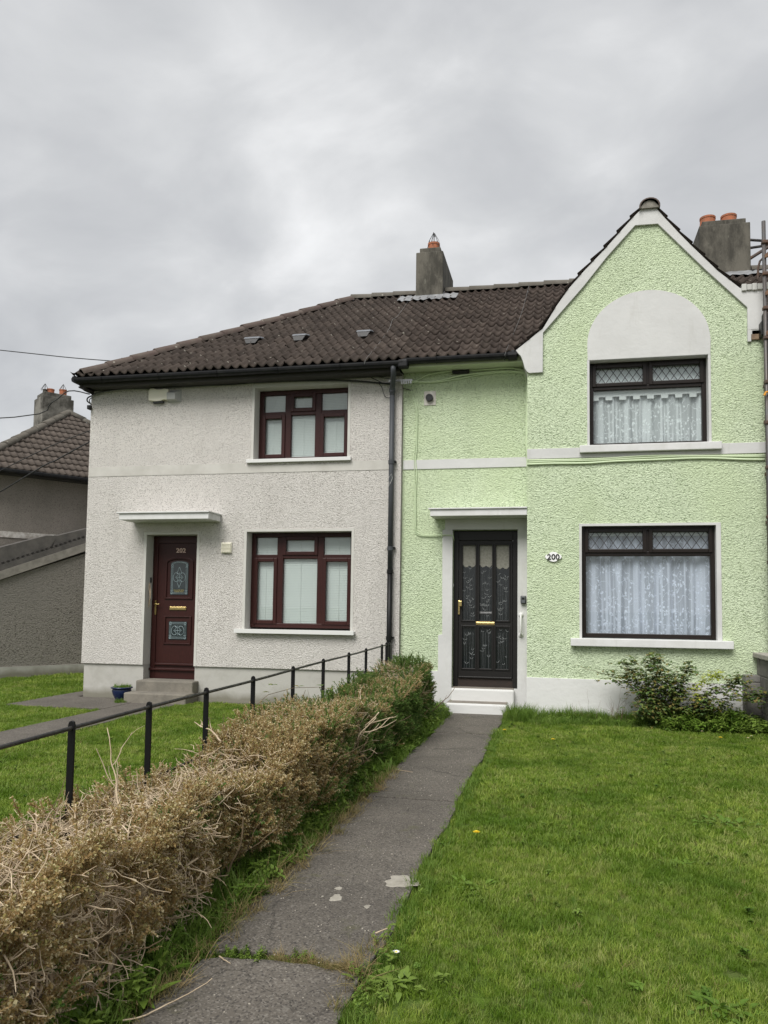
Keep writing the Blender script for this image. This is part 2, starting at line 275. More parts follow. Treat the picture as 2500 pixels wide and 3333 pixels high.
M_lace2 = lace('reflection_tinted_floral_lace', (0.84, 0.86, 0.99), 0.48)  # white lace; the pane's lavender reflection is put into its colour
M_cream = mat('cream_lace_valance', (0.30, 0.29, 0.25), 0.8, var=(0.20, 0.195, 0.165), vscale=40)

def leafmat(name, cols, trans=0.35, rough=0.55, pscale=1.3, pcol=None, attr=False, jitter=0.3):
    """foliage: colour picked per plant, drifting in patches over the ground, with light passing through"""
    M = D.materials.new(name); M.use_nodes = True; t = M.node_tree; t.nodes.clear()
    oi = N(t, 'ShaderNodeObjectInfo')
    if attr:
        at = N(t, 'ShaderNodeAttribute'); at.attribute_name = 'tone'; src = math_(t, 'FRACT', math_(t, 'ADD', at.outputs['Fac'], math_(t, 'MULTIPLY', oi.outputs['Random'], jitter)))
    else: src = oi.outputs['Random']
    k = len(cols); c = ramp(t, src, [(i / max(1, k - 1), cols[i]) for i in range(k)])
    if pcol:
        g = N(t, 'ShaderNodeNewGeometry'); n = N(t, 'ShaderNodeTexNoise', i_Scale=pscale, i_Detail=5.0, i_Roughness=0.65); t.links.new(g.outputs['Position'], n.inputs[0])
        c = mixc(t, ramp(t, n.outputs[0], [(0.44, 0.0), (0.64, 0.85)]), c, pcol)
    b = N(t, 'ShaderNodeBsdfPrincipled'); b.inputs['Roughness'].default_value = rough; b.inputs['Specular IOR Level'].default_value = 0.3; t.links.new(c, b.inputs['Base Color'])
    tl = N(t, 'ShaderNodeBsdfTranslucent'); t.links.new(c, tl.inputs[0])
    m_ = N(t, 'ShaderNodeMixShader'); m_.inputs[0].default_value = trans; t.links.new(b.outputs[0], m_.inputs[1]); t.links.new(tl.outputs[0], m_.inputs[2])
    o = N(t, 'ShaderNodeOutputMaterial'); t.links.new(m_.outputs[0], o.inputs[0]); return M
M_grass = leafmat('lawn_grass', [(0.13, 0.22, 0.018), (0.21, 0.32, 0.035), (0.36, 0.44, 0.085), (0.17, 0.27, 0.024), (0.38, 0.41, 0.13), (0.14, 0.24, 0.022)], 0.45, pscale=1.3, pcol=(0.095, 0.185, 0.012))
M_grassd = leafmat('long_dark_grass', [(0.09, 0.17, 0.02), (0.15, 0.25, 0.035), (0.20, 0.29, 0.06)], 0.4)
M_straw = leafmat('dry_grass', [(0.36, 0.27, 0.13), (0.28, 0.22, 0.10), (0.20, 0.19, 0.07)], 0.3)
M_weed = leafmat('broad_weed_leaf', [(0.09, 0.17, 0.022), (0.15, 0.25, 0.035), (0.22, 0.31, 0.06), (0.13, 0.21, 0.03)], 0.35, rough=0.4)
M_hedge = leafmat('dry_hedge_leaf', [(0.27, 0.17, 0.075), (0.54, 0.39, 0.19), (0.36, 0.27, 0.11), (0.85, 0.74, 0.50), (0.36, 0.33, 0.12), (0.46, 0.30, 0.14)], 0.45, attr=True)
M_hedgeg = leafmat('green_hedge_leaf', [(0.05, 0.11, 0.022), (0.12, 0.23, 0.045), (0.27, 0.29, 0.10), (0.07, 0.15, 0.03), (0.29, 0.42, 0.09)], 0.45, attr=True)
M_rose = leafmat('rose_leaf', [(0.08, 0.15, 0.05), (0.14, 0.23, 0.07), (0.30, 0.22, 0.075), (0.19, 0.27, 0.065), (0.11, 0.18, 0.07)], 0.4, rough=0.5, attr=True)
M_rosey = leafmat('yellowing_rose_leaf', [(0.48, 0.54, 0.08), (0.40, 0.47, 0.08), (0.55, 0.56, 0.14)], 0.35, attr=True)
M_twig = mat('pale_bare_twig', (0.60, 0.49, 0.345), 0.85, var=(0.36, 0.27, 0.175), vscale=14)
M_stem = mat('brown_stem', (0.20, 0.14, 0.085), 0.85, var=(0.12, 0.09, 0.05), vscale=12)
M_yel = mat('dandelion_yellow', (0.75, 0.55, 0.02), 0.7)
M_dais = mat('daisy_white', (0.8, 0.8, 0.78), 0.7)

# ------------------------------------------------------------------ mesh helpers
W = {}
class MB:
    def __init__(s): s.v = []; s.f = []; s.tone = []
    def add(s, vs_, fs):
        k = len(s.v); s.v += [tuple(p) for p in vs_]; s.f += [tuple(k + i for i in f) for f in fs]; return s
    def box(s, x0, x1, y0, y1, z0, z1):
        return s.add([(x0, y0, z0), (x1, y0, z0), (x1, y1, z0), (x0, y1, z0), (x0, y0, z1), (x1, y0, z1), (x1, y1, z1), (x0, y1, z1)],
                     [(0, 3, 2, 1), (4, 5, 6, 7), (0, 1, 5, 4), (1, 2, 6, 5), (2, 3, 7, 6), (3, 0, 4, 7)])
    def plate(s, outline, y0, y1, holes=(), T=None, back=True):
        """polygon in (x,z) with holes, front at y0, extruded back to y1 (reveals included)"""
        loops = [list(outline)] + [list(h) for h in holes]
        flat = [p for l in loops for p in l]; n = len(flat)
        tris = tessellate_polygon([[Vector((p[0], p[1], 0)) for p in l] for l in loops])
        vs_ = [(p[0], y0, p[1]) for p in flat] + [(p[0], y1, p[1]) for p in flat]; fs = []
        for a, b, c in tris:
            A, B, C_ = flat[a], flat[b], flat[c]
            if (B[0] - A[0]) * (C_[1] - A[1]) - (B[1] - A[1]) * (C_[0] - A[0]) < 0: b, c = c, b
            fs.append((a, b, c))
            if back: fs.append((a + n, c + n, b + n))
        k = 0
        for li, l in enumerate(loops):
            ar = sum(l[i][0] * l[(i + 1) % len(l)][1] - l[(i + 1) % len(l)][0] * l[i][1] for i in range(len(l)))
            for i in range(len(l)):
                a, b = k + i, k + (i + 1) % len(l)
                if (ar > 0) == (li == 0): fs.append((b, a, a + n, b + n))
                else: fs.append((a, b, b + n, a + n))
            k += len(l)
        if T: vs_ = [T(*p) for p in vs_]
        return s.add(vs_, fs)
    def tube(s, pts, r, n=6, taper=None, caps=True):
        pts = [Vector(p) for p in pts]; base = len(s.v); rings = []
        up = Vector((0.13, 0.31, 0.94)); prev = None
        for i, p in enumerate(pts):
            d = (pts[min(i + 1, len(pts) - 1)] - pts[max(i - 1, 0)]).normalized()
            if prev is None:
                a = d.cross(up)
                if a.length < 0.2: a = d.cross(Vector((1, 0, 0)))
                a.normalize()
            else: a = (prev - d * prev.dot(d)).normalized()
            prev = a; b = d.cross(a)
            rr = r if not hasattr(r, '__len__') else r[i]
            if taper is not None: rr = r * (1 - (1 - taper) * i / (len(pts) - 1))
            for k in range(n):
                t = 2 * math.pi * k / n; s.v.append(tuple(p + a * (rr * math.cos(t)) + b * (rr * math.sin(t))))
        for i in range(len(pts) - 1):
            for k in range(n):
                a0 = base + i * n + k; a1 = base + i * n + (k + 1) % n; s.f.append((a0, a1, a1 + n, a0 + n))
        if caps: s.f.append(tuple(base + k for k in range(n))[::-1]); s.f.append(tuple(base + (len(pts) - 1) * n + k for k in range(n)))
        return s
    def lathe(s, c, prof, n=20):
        base = len(s.v)
        for r, z in prof:
            for k in range(n):
                t = 2 * math.pi * k / n; s.v.append((c[0] + r * math.cos(t), c[1] + r * math.sin(t), c[2] + z))
        for i in range(len(prof) - 1):
            for k in range(n):
                a0 = base + i * n + k; a1 = base + i * n + (k + 1) % n; s.f.append((a0, a1, a1 + n, a0 + n))
        s.f.append(tuple(base + k for k in range(n))[::-1]); s.f.append(tuple(base + (len(prof) - 1) * n + k for k in range(n)))
        return s
    def mesh(s, name, smooth=False):
        me = D.meshes.new(name); me.from_pydata(s.v, [], s.f); me.update()
        if smooth: me.polygons.foreach_set('use_smooth', [True] * len(me.polygons))
        return me
    def obj(s, name, M, parent=None, smooth=False, bevel=0.0, **kw):
        return place(name, s.mesh(name, smooth), M, parent, bevel=bevel, **kw)

def place(name, me, M, parent=None, mw=None, bevel=0.0, label=None, cat=None, group=None, kind=None, recenter=True):
    o = D.objects.new(name, me); COL.objects.link(o)
    if M and len(me.materials) == 0: me.materials.append(M)
    if mw is None:
        if recenter and len(me.vertices):
            a = np.empty(len(me.vertices) * 3); me.vertices.foreach_get('co', a); a = a.reshape(-1, 3)
            c = np.array([(a[:, 0].min() + a[:, 0].max()) / 2, (a[:, 1].min() + a[:, 1].max()) / 2, a[:, 2].min()])
            me.vertices.foreach_set('co', (a - c).ravel()); me.update(); mw = Matrix.Translation(c)
        else: mw = Matrix.Identity(4)
    W[o.name] = mw
    if parent: o.parent = parent; o.matrix_basis = W[parent.name].inverted() @ mw
    else: o.matrix_world = mw
    if bevel:
        b = o.modifiers.new('bevel', 'BEVEL'); b.width = bevel; b.segments = 2; b.limit_method = 'ANGLE'; b.angle_limit = 0.7
    tag(o, label, cat, group, kind); return o
def tag(o, label=None, cat=None, group=None, kind=None):
    for k, v in (('label', label), ('category', cat), ('group', group), ('kind', kind)):
        if v: o[k] = v
def thing(name, loc, label, cat, group=None):
    o = D.objects.new(name, None); COL.objects.link(o); o.location = loc; o.empty_display_size = 0.3
    W[o.name] = Matrix.Translation(loc); tag(o, label, cat, group); return o
def box(name, b, M, parent=None, bevel=0.0, **kw): return MB().box(*b).obj(name, M, parent, bevel=bevel, **kw)

def text(name, body, cx, y, cz, h, M, parent, depth=0.002, width=None, shear=0):
    cu = D.curves.new(name, 'FONT'); cu.body = body; cu.size = 1; cu.extrude = depth / 2; cu.align_x = 'CENTER'; cu.resolution_u = 3; cu.offset = 0.018
    tmp = D.objects.new(name, cu); COL.objects.link(tmp); bpy.context.view_layer.update()
    me = D.meshes.new_from_object(tmp.evaluated_get(bpy.context.evaluated_depsgraph_get())); D.objects.remove(tmp)
    a = np.empty(len(me.vertices) * 3); me.vertices.foreach_get('co', a); a = a.reshape(-1, 3)
    x0, x1, y0, y1 = a[:, 0].min(), a[:, 0].max(), a[:, 1].min(), a[:, 1].max(); k = h / (y1 - y0); kx = k if width is None else width / (x1 - x0)
    b = np.stack([cx + (a[:, 0] - (x0 + x1) / 2) * kx, y - a[:, 2], cz + (a[:, 1] - (y0 + y1) / 2) * k], 1)
    me.vertices.foreach_set('co', b.ravel()); me.update()
    return place(name, me, M, parent)

def rect(x0, x1, z0, z1): return [(x0, z0), (x1, z0), (x1, z1), (x0, z1)]

# ------------------------------------------------------------------ roof tiles
def tile_mesh(tw, L, depth=0.048, pans=2, tilt=0.034, th=0.030):
    prof = [(0.0, .85), (0.06, 1.0), (0.14, .92), (0.26, .45), (0.42, .08), (0.58, 0.0), (0.76, .18), (0.90, .55), (1.0, .85)]
    xs = []
    for p in range(pans):
        for a, h in prof[:-1]: xs.append(((p + a) / pans * tw, h * depth))
    xs.append((tw, .85 * depth)); n = len(xs); b = MB()
    vs_ = [(x, 0, h + tilt) for x, h in xs] + [(x, L, h) for x, h in xs] + [(x, 0, h + tilt - th) for x, h in xs]
    fs = []
    for i in range(n - 1): fs += [(i, i + 1, i + 1 + n, i + n), (i + 2 * n, i + 1 + 2 * n, i + 1, i)]
    b.add(vs_, fs); return b.mesh('tile', True)
def tile_roof(parent, O, u, v, nu, nv, tw, gauge, M, clips=(), name='tile', mesh=None, stuff_cols=(), depth=0.048, i0=0):
    O, u, v = Vector(O), Vector(u).normalized(), Vector(v).normalized(); n = u.cross(v)
    me = mesh or tile_mesh(tw, gauge * 1.22, depth); me.materials.clear(); me.materials.append(M)
    bulk = bmesh.new()
    for j in range(nv):
        for i in range(i0, nu):
            jit = Vector((random.gauss(0, .003), random.gauss(0, .006) - (.02 if random.random() < .02 else 0), random.gauss(0, .0025)))
            mw = Matrix.Translation(O + u * (i * tw + jit.x) + v * (j * gauge + jit.y) + n * (0.012 + jit.z)) @ Matrix((u, v, n)).transposed().to_4x4() @ Matrix.Rotation(random.gauss(0, .004), 4, 'Y')
            ps = [mw @ p.co for p in me.vertices]; out = cut = False
            for c, cn in clips:
                ds_ = [(p - Vector(c)).dot(Vector(cn)) for p in ps]
                if max(ds_) <= 0: out = True; break
                if min(ds_) < 0: cut = True
            if out: continue
            um = me
            if cut:
                bm = bmesh.new(); bm.from_mesh(me); inv = mw.inverted()
                for c, cn in clips:
                    nl = (mw.to_3x3().transposed() @ Vector(cn)); g = list(bm.verts) + list(bm.edges) + list(bm.faces)
                    bmesh.ops.bisect_plane(bm, geom=g, plane_co=inv @ Vector(c), plane_no=nl, clear_inner=True)
                if not bm.faces: bm.free(); continue
                um = D.meshes.new('tile_cut'); bm.to_mesh(um); bm.free(); um.materials.append(M)
            if i in stuff_cols:
                k = len(bulk.verts); tmp = um.copy(); tmp.transform(mw); bulk.from_mesh(tmp); D.meshes.remove(tmp)
            else: place(name, um, M, parent, mw=mw)
    if len(bulk.verts):
        mm = D.meshes.new('tiles'); bulk.to_mesh(mm); mm.materials.append(M); place('tiles', mm, M, parent, kind='stuff')
    bulk.free()
def cap_row(parent, A, B, r, M, name='ridge_tile', L=0.42, up=Vector((0, 0, 1)), squash=0.75, lift=0.0):
    """half-round ridge or hip tiles laid end over end from A up to B"""
    A, B = Vector(A), Vector(B); d = (B - A); n = max(1, round(d.length / L)); st = d.length / n; d.normalize()
    s = d.cross(up).normalized(); t = s.cross(d)
    K = 10; b = MB(); lap = 1.08
    vs_ = []
    for (y, rr, dz) in ((0, r * 1.05, .012), (st * lap, r * .97, 0), (0, r * 1.05 - .018, .012)):
        for k in range(K + 1):
            a = math.pi * (-.05 + 1.1 * k / K); vs_.append((-rr * math.cos(a), y, rr * math.sin(a) * squash + dz))
    fs = []
    for k in range(K): fs += [(k, k + K + 1, k + K + 2, k + 1), (k + 2 * K + 2, k, k + 1, k + 2 * K + 3)]
    b.add(vs_, fs); me = b.mesh(name, True); me.materials.append(M)
    for i in range(n):
        mw = Matrix.Translation(A + d * (i * st) + t * (lift + random.gauss(0, .002))) @ Matrix((s, d, t)).transposed().to_4x4() @ Matrix.Rotation(random.gauss(0, .012), 4, 'Z')
        place(name, me, M, parent, mw=mw)

# ------------------------------------------------------------------ windows
def frame_bars(b, x0, x1, z0, z1, w, y0, y1):
    b.box(x0, x0 + w, y0, y1, z0, z1).box(x1 - w, x1, y0, y1, z0, z1).box(x0 + w, x1 - w, y0, y1, z0, z0 + w).box(x0 + w, x1 - w, y0, y1, z1 - w, z1)
def win_obj(house, name, x0, x1, z0, z1, y, M, w, mull=(), mullw=0.07, trans=None, top_only=(), **kw):
    b = MB(); frame_bars(b, x0, x1, z0, z1, w, y, y + .07)
    for mx in mull: b.box(mx - mullw / 2, mx + mullw / 2, y + .001, y + .069, z0 + w, z1 - w)
    xs = [x0 + w] + [q for mx in mull for q in (mx - mullw / 2, mx + mullw / 2)] + [x1 - w]
    if trans:
        for i in range(0, len(xs), 2): b.box(xs[i], xs[i + 1], y + .001, y + .069, trans - .03, trans + .03)
        for mx in top_only: b.box(mx - mullw / 2, mx + mullw / 2, y + .001, y + .069, trans + .03, z1 - w)
    return b.obj(name, M, house, bevel=.006, **kw)
def sash(win, x0, x1, z0, z1, y, M, w=0.045):
    b = MB(); frame_bars(b, x0, x1, z0, z1, w, y - .018, y + .03); return b.obj('sash', M, win, bevel=.007)
def pane(win, x0, x1, z0, z1, y, M): return box('pane', (x0, x1, y, y + .006, z0, z1), M, win)

def surround_wall(): pass

# ================================================================== GROUND
YB, YM, YG = 10.12, 10.5, 10.44
def sheet(name, poly, z, M, **kw):
    b = MB(); n = len(poly)
    tris = tessellate_polygon([[Vector((p[0], p[1], 0)) for p in poly]])
    fs = []
    for a, c, d in tris:
        A, B_, C_ = poly[a], poly[c], poly[d]
        if (B_[0] - A[0]) * (C_[1] - A[1]) - (B_[1] - A[1]) * (C_[0] - A[0]) < 0: c, d = d, c
        fs.append((a, c, d))
    b.add([(p[0], p[1], z) for p in poly], fs); return b.obj(name, M, **kw)
sheet('ground', rect(-400, 400, -400, 400), -0.06, M_far, kind='structure')
def turf(name, x0, x1, y0, y1, M=M_lawnbase, z=0.0, amp=0.012, step=0.25):
    nx, ny = max(2, int((x1 - x0) / step)), max(2, int((y1 - y0) / step)); b = MB()
    vs_ = [(x0 + (x1 - x0) * i / nx, y0 + (y1 - y0) * j / ny, z + amp * math.sin(i * 1.7 + j * .9) * math.sin(j * 1.3 - i * .5)) for j in range(ny + 1) for i in range(nx + 1)]
    b.add(vs_, [(j * (nx + 1) + i, j * (nx + 1) + i + 1, (j + 1) * (nx + 1) + i + 1, (j + 1) * (nx + 1) + i) for j in range(ny) for i in range(nx)])
    return b.obj(name, M, smooth=True, kind='structure')
turf('lawn_ground', -0.745, 2.36, -1, 10.2, z=-.008, amp=.006)
turf('lawn_ground', -5.28, -2.02, -1, 10.34, z=-.008, amp=.006)
turf('lawn_ground', -12, -5.98, 3, 9.32)
turf('lawn_ground', -14, -7.5, 9.32, 18)
turf('earth_strip', -2.1, -1.38, -1, 10.5, M=M_soil, z=-0.012, amp=0.02, step=.15)

# path 200: separate concrete slabs with mossy joints
path = D.objects.new('garden_path', None); COL.objects.link(path); path.location = (-1.08, 5, 0); W[path.name] = Matrix.Translation((-1.08, 5, 0)); path['kind'] = 'structure'
def edge(x, y, s): return x + 0.012 * math.sin(y * 3.1 + s) + 0.008 * math.sin(y * 11.3 + 2 * s)
def jy(y0, bow, x): t = (x + 1.08) / .34; return y0 + bow * (1 - t * t) + .008 * math.sin(x * 37)
joints = [(-1.2, 0), (2.955, 0.05), (5.59, 0.01), (8.56, 0.005), (10.17, 0)]
for k in range(4):
    (a, ba), (c, bc) = joints[k], joints[k + 1]; g = .03 if k in (0, 1) else .008
    ga = .028 if k == 1 else .006; gc = .028 if k == 0 else .006
    L_ = [(edge(-1.42, y, 1), y) for y in np.linspace(a + ga, c - gc, 14)]; R2 = [(edge(-0.735, y, 4), y) for y in np.linspace(c - gc, a + ga, 14)]
    top = [(x, jy(c, bc, x) - gc) for x in np.linspace(-1.40, -0.75, 10)]; bot = [(x, jy(a, ba, x) + ga) for x in np.linspace(-0.75, -1.40, 10)]
    poly = [p for p in L_[1:-1]] + top + [p for p in R2[1:-1]] + bot
    z = 0.018 + 0.004 * k
    b = MB().plate([(x, y) for x, y in poly], 0, 1); b.v = [(p[0], p[2], z if p[1] == 0 else -.05) for p in b.v]
    b.f = [f[::-1] for f in b.f]
    o = b.obj('slab', M_path, path, bevel=.006)
box('joint_earth', (-1.41, -0.745, -1, 10.17, -.05, 0.004), M_soil, path)
def blob(cx, cy, rx, ry, z, n=30, jag=.13, th=.002):
    b = MB(); ph = random.random() * 6; pts = []
    for k in range(n):
        a = 2 * math.pi * k / n; r = 1 + jag * math.sin(3 * a + ph) + jag * .7 * math.sin(7 * a + ph * 2) + random.uniform(-jag, jag) * .4
        pts.append((cx + rx * r * math.cos(a), cy + ry * r * math.sin(a)))
    vs_ = [(p[0], p[1], z) for p in pts] + [(cx + (p[0] - cx) * .9, cy + (p[1] - cy) * .9, z + th) for p in pts]
    b.add(vs_, [(k, (k + 1) % n, n + (k + 1) % n, n + k) for k in range(n)] + [tuple(range(n, 2 * n))]); return b
for cx, cy, rx, ry in ((-.80, 3.93, .085, .088), (-1.062, 3.64, .028, .045), (-1.085, 3.76, .018, .02), (-.89, 3.57, .014, .022), (-.935, 6.52, .028, .05), (-1.13, 3.64, .006, .01)):
    blob(cx, cy, rx, ry, .0235).obj('cement_splash', M_patch, path)

path2 = D.objects.new('side_path', None); COL.objects.link(path2); path2.location = (-6, 8, 0); W[path2.name] = Matrix.Translation((-6, 8, 0)); path2['kind'] = 'structure'
for y0, y1 in ((1, 4.9), (4.92, 7.6), (7.62, 10.02)):
    box('slab', (-5.97, -5.29, y0, y1, -.05, .014), M_path, path2, bevel=.006)
box('slab', (-7.5, -5.98, 9.34, 10.43, -.05, .016), M_path, path2, bevel=.006)
box('slab', (-7.5, -7.14, 10.44, 17.5, -.05, .014), M_path, path2, bevel=.006)
box('slab', (-5.16, -2.3, 10.32, 10.47, -.05, .010), M_path, path2, bevel=.006)

# ================================================================== GREY HOUSE (202)
H2 = thing('terraced_house', (-4.6, 12, 0), 'pale grey roughcast house with hipped brown roof and mahogany windows, left of the green house', 'house')
UW = (-4.42, -2.99, 3.50, 4.60); LW = (-4.49, -2.905, 1.06, 2.48); DW = (-6.08, -5.258, 0.30, 2.447)
X0, X1 = -7.09, -2.205
b = MB(); b.plate(rect(X0, X1, .515, 4.70), YG, YG + .24, holes=[rect(*UW), rect(*LW), [(DW[0], .515 + 1e-4), (DW[1], .515 + 1e-4), (DW[1], DW[3]), (DW[0], DW[3])]])
b = MB(); b.plate([(X0, .515), (DW[0], .515), (DW[0], DW[3]), (DW[1], DW[3]), (DW[1], .515), (X1, .515), (X1, 4.70), (X0, 4.70)], YG, YG + .24, holes=[rect(*UW), rect(*LW)])
b.box(X0, X0 + .25, YG + .24, 16.8, .515, 4.70); b.box(X0, X1, 16.8, 17.05, .515, 4.70)
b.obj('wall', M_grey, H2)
b = MB(); b.plate([(X0 + .03, -.1), (DW[0], -.1), (DW[0], .515), (X0 + .03, .515)], YG + .03, YG + .24); b.plate([(DW[1], -.1), (X1, -.1), (X1, .515), (DW[1], .515)], YG + .03, YG + .24)
b.box(X0 + .03, X0 + .25, YG + .24, 16.8, -.1, .515); b.box(DW[0], DW[1], YG + .205, YG + .24, -.1, .302); b.obj('plinth', M_cement, H2)
# the smooth string course, with its thin drip bead
b = MB(); b.box(X0 + .005, -4.54, YG - .003, YG + .01, 3.345, 3.485).box(-4.54, -2.93, YG - .003, YG + .01, 3.345, 3.44).box(-2.93, X1, YG - .003, YG + .01, 3.345, 3.472)
b.obj('string_course', M_band, H2)
box('drip_bead', (X0, X1, YG - .006, YG + .01, 3.336, 3.344), M_band, H2)
for (x0, x1, z0, z1) in (UW, LW, DW):
    b = MB()      # smooth reveals and narrow plaster beads round the openings
    t = .035
    zz = .515 if z0 == .30 else z0
    b.box(x0 - t, x0 + .004, YG - .004, YG + .2, zz, z1 + (t if z1 != 4.60 else .05)); b.box(x1 - .004, x1 + t, YG - .004, YG + .2, zz, z1 + (t if z1 != 4.60 else .05)); b.box(x0 + .004, x1 - .004, YG - .004, YG + .2, z1 - .004, z1 + (t if z1 != 4.60 else .05))
    b.obj('plaster_reveal', M_reveal, H2)
box('party_bead', (X1 - .045, X1, YG - .008, YG + .02, .52, 4.68), M_grey, H2)

def window202(o, trans, m1, m2, **kw):
    x0, x1, z0, z1 = o; y = YG + .19
    wv = win_obj(H2, 'window', x0 + .006, x1 - .006, z0 + .03, z1 - .006, y, M_mahog, .065, (m1, m2), .095, trans)
    f = .065; zt, zb = z1 - .006 - f, z0 + .03 + f
    cells = [(x0 + f, m1 - .048), (m1 + .048, m2 - .048), (m2 + .048, x1 - f)]
    for i, (a, c) in enumerate(cells):
        for lvl, (p, q) in enumerate(((trans + .03, zt), (zb, trans - .03))):
            s_ = (lvl == 0 and i == 1) or (lvl == 1 and i != 1)
            if s_: sash(wv, a - .01, c + .01, p - .01, q + .01, y, M_mahog, .055); a2, c2, p2, q2 = a + .045, c - .045, p + .045, q - .045
            else: a2, c2, p2, q2 = a + .006, c - .006, p + .006, q - .006
            pane(wv, a2, c2, p2, q2, y + .03, M_glassg)
    bl = MB(); zc = z0 + .08; yb = y + .055
    while zc < z1 - .03:                    # closed venetian slats
        bl.add([(x0 + .05, yb, zc), (x1 - .05, yb, zc), (x1 - .05, yb + .009, zc + .0255), (x0 + .05, yb + .009, zc + .0255)], [(0, 1, 2, 3)]); zc += .024
    for q in [x0 + .22, (m1 + m2) / 2, x1 - .25]: bl.box(q - .003, q + .003, yb - .004, yb - .001, z0 + .08, z1 - .04)
    bl.obj('blind', M_blind, wv)
    return wv
wu = window202(UW, 4.245, -3.965, -3.50)
wl = window202(LW, 2.125, -4.04, -3.425)
box('sill', (-4.51, -2.93, YG - .05, YG + .19, 3.478, 3.53), M_plastw2, wu, bevel=.004)
b = MB(); b.box(-4.615, -2.835, YG - .075, YG + .19, 1.022, 1.062); b.box(-4.615, -2.835, YG - .085, YG - .055, 1.012, 1.072); b.obj('sill', M_plastw2, wl, bevel=.003)
# canopy and door
cp = MB(); cp.box(-6.30, -4.90, YG - .40, YG, 2.625, 2.715); cp.obj('door_canopy', M_whitesill, H2, bevel=.006)
box('canopy_top_slab', (-6.33, -4.885, YG - .425, YG, 2.716, 2.737), M_whitesill, H2, bevel=.004)
b = MB(); y = YG + .2; x0, x1 = -6.072, -5.266
b.box(x0, x0 + .075, y, y + .07, .30, 2.44).box(x1 - .075, x1, y, y + .07, .30, 2.44).box(x0 + .075, x1 - .075, y, y + .07, 2.33, 2.44).box(x0 + .075, x1 - .075, y, y + .07, .30, .43)
door = b.obj('front_door', M_mahog, H2, bevel=.006)
box('door_leaf', (x0 + .078, x1 - .078, y + .018, y + .06, .432, 2.328), M_mahog, door)
box('weather_bar', (x0 - .0, x1 - .0, y - .035, y + .018, .425, .458), M_mahog, door, bevel=.006)
box('weather_bar', (x0 + .08, x1 - .08, y - .012, y + .016, .50, .53), M_mahog, door, bevel=.006)
def moulding(ax0, ax1, az0, az1, arch, nm='panel_moulding'):
    b = MB(); P = [(ax0, az0), (ax1, az0), (ax1, az1)]; 
    if arch: P += [((ax0 + ax1) / 2 + (ax1 - ax0) / 2 * math.cos(a), az1 + arch * math.sin(a)) for a in np.linspace(.2, math.pi - .2, 9)]
    P += [(ax0, az1)]; Q = [((x - (ax0 + ax1) / 2) * .86 + (ax0 + ax1) / 2, (z - (az0 + az1) / 2) * .92 + (az0 + az1) / 2) for x, z in P]
    b.plate(P, y, y + .017, holes=[Q]); b.obj(nm, M_mahog, door, bevel=.004); return
def leaded(gx0, gx1, gz0, gz1, arch, diamond):
    g = MB(); P = [(gx0, gz0), (gx1, gz0), (gx1, gz1)] + ([((gx0 + gx1) / 2 + (gx1 - gx0) / 2 * math.cos(a), gz1 + arch * math.sin(a)) for a in np.linspace(.2, math.pi - .2, 9)] if arch else []) + [(gx0, gz1)]
    g.plate(P, y + .010, y + .017); gl = g.obj('glazed_panel', M_darkglass2, door)
    c = MB(); yy = y + .008; r = .0028; cx = (gx0 + gx1) / 2; W2 = (gx1 - gx0) / 2
    def line(pts): c.tube([(p[0], yy, p[1]) for p in pts], r, 4)
    for k, ins in enumerate((.018, .036)):
        top = gz1 - (ins if not arch else ins * .4)
        PP = [(gx0 + ins, gz0 + ins), (gx1 - ins, gz0 + ins), (gx1 - ins, top)] + ([(cx + (W2 - ins) * math.cos(a), top + arch * .8 * math.sin(a)) for a in np.linspace(.15, math.pi - .15, 9)] if arch else []) + [(gx0 + ins, top), (gx0 + ins, gz0 + ins)]
        line(PP)
    for sx_ in (-1, 1):
        for zz in (gz0 + .06, gz1 - .05): line([(cx + sx_ * (W2 - .05), zz), (cx + sx_ * (W2 - .008), zz)])
        for zz in (gz0 + .026, gz1 - .026): line([(cx + sx_ * (W2 - .027) + .016 * math.cos(a), zz + .016 * math.sin(a)) for a in np.linspace(0, 6.28, 9)])
    cz = (gz0 + gz1) / 2 + (.0 if not arch else .03); rx, rz = W2 * .36, .052
    for s_ in (-1, 1):
        line([(cx + s_ * (.005 + rx * (1 - math.cos(a)) + (0 if a < 3 else 0)), cz + rz * 1.25 * math.sin(a)) for a in np.linspace(-.5, 3.14 + .5, 3)][:0] or
             [(cx + s_ * (rx * .95 + rx * .95 * math.cos(a)), cz + rz * 1.3 * math.sin(a)) for a in np.linspace(-2.5, 2.5, 15)])
        line([(cx + s_ * (rx * 1.0 - rx * .55 * math.cos(a)), cz + rz * .75 + rz * .5 * math.sin(a)) for a in np.linspace(-1.6, 1.2, 7)])
        line([(cx + s_ * (rx * 1.0 - rx * .55 * math.cos(a)), cz - rz * .75 - rz * .5 * math.sin(a)) for a in np.linspace(-1.6, 1.2, 7)])
    line([(cx, cz - rz * 1.4), (cx, cz + rz * 1.4)]); line([(cx - rx * 1.3, cz), (cx + rx * 1.3, cz)])
    if diamond:
        for s_ in (-1, 1):
            line([(cx, cz + .155), (cx + s_ * .035, cz + .072)]); line([(cx, cz - .155), (cx + s_ * .035, cz - .072)])
    c.obj('lead_pattern', M_came, gl)
moulding(-5.875, -5.415, 1.49, 2.05, .07); moulding(-5.875, -5.425, .815, 1.235, 0)
leaded(-5.785, -5.495, 1.555, 2.02, .045, True); leaded(-5.79, -5.495, .885, 1.155, 0, False)
text('house_number', '202', -5.627, y + .012, 2.222, .068, M_lettertan, door, .008, .155)
text('small_notice', 'NO JUNK MAIL\nTHANK YOU', -5.64, y + .006, 1.612, .04, M_gold, door, .001, .17)
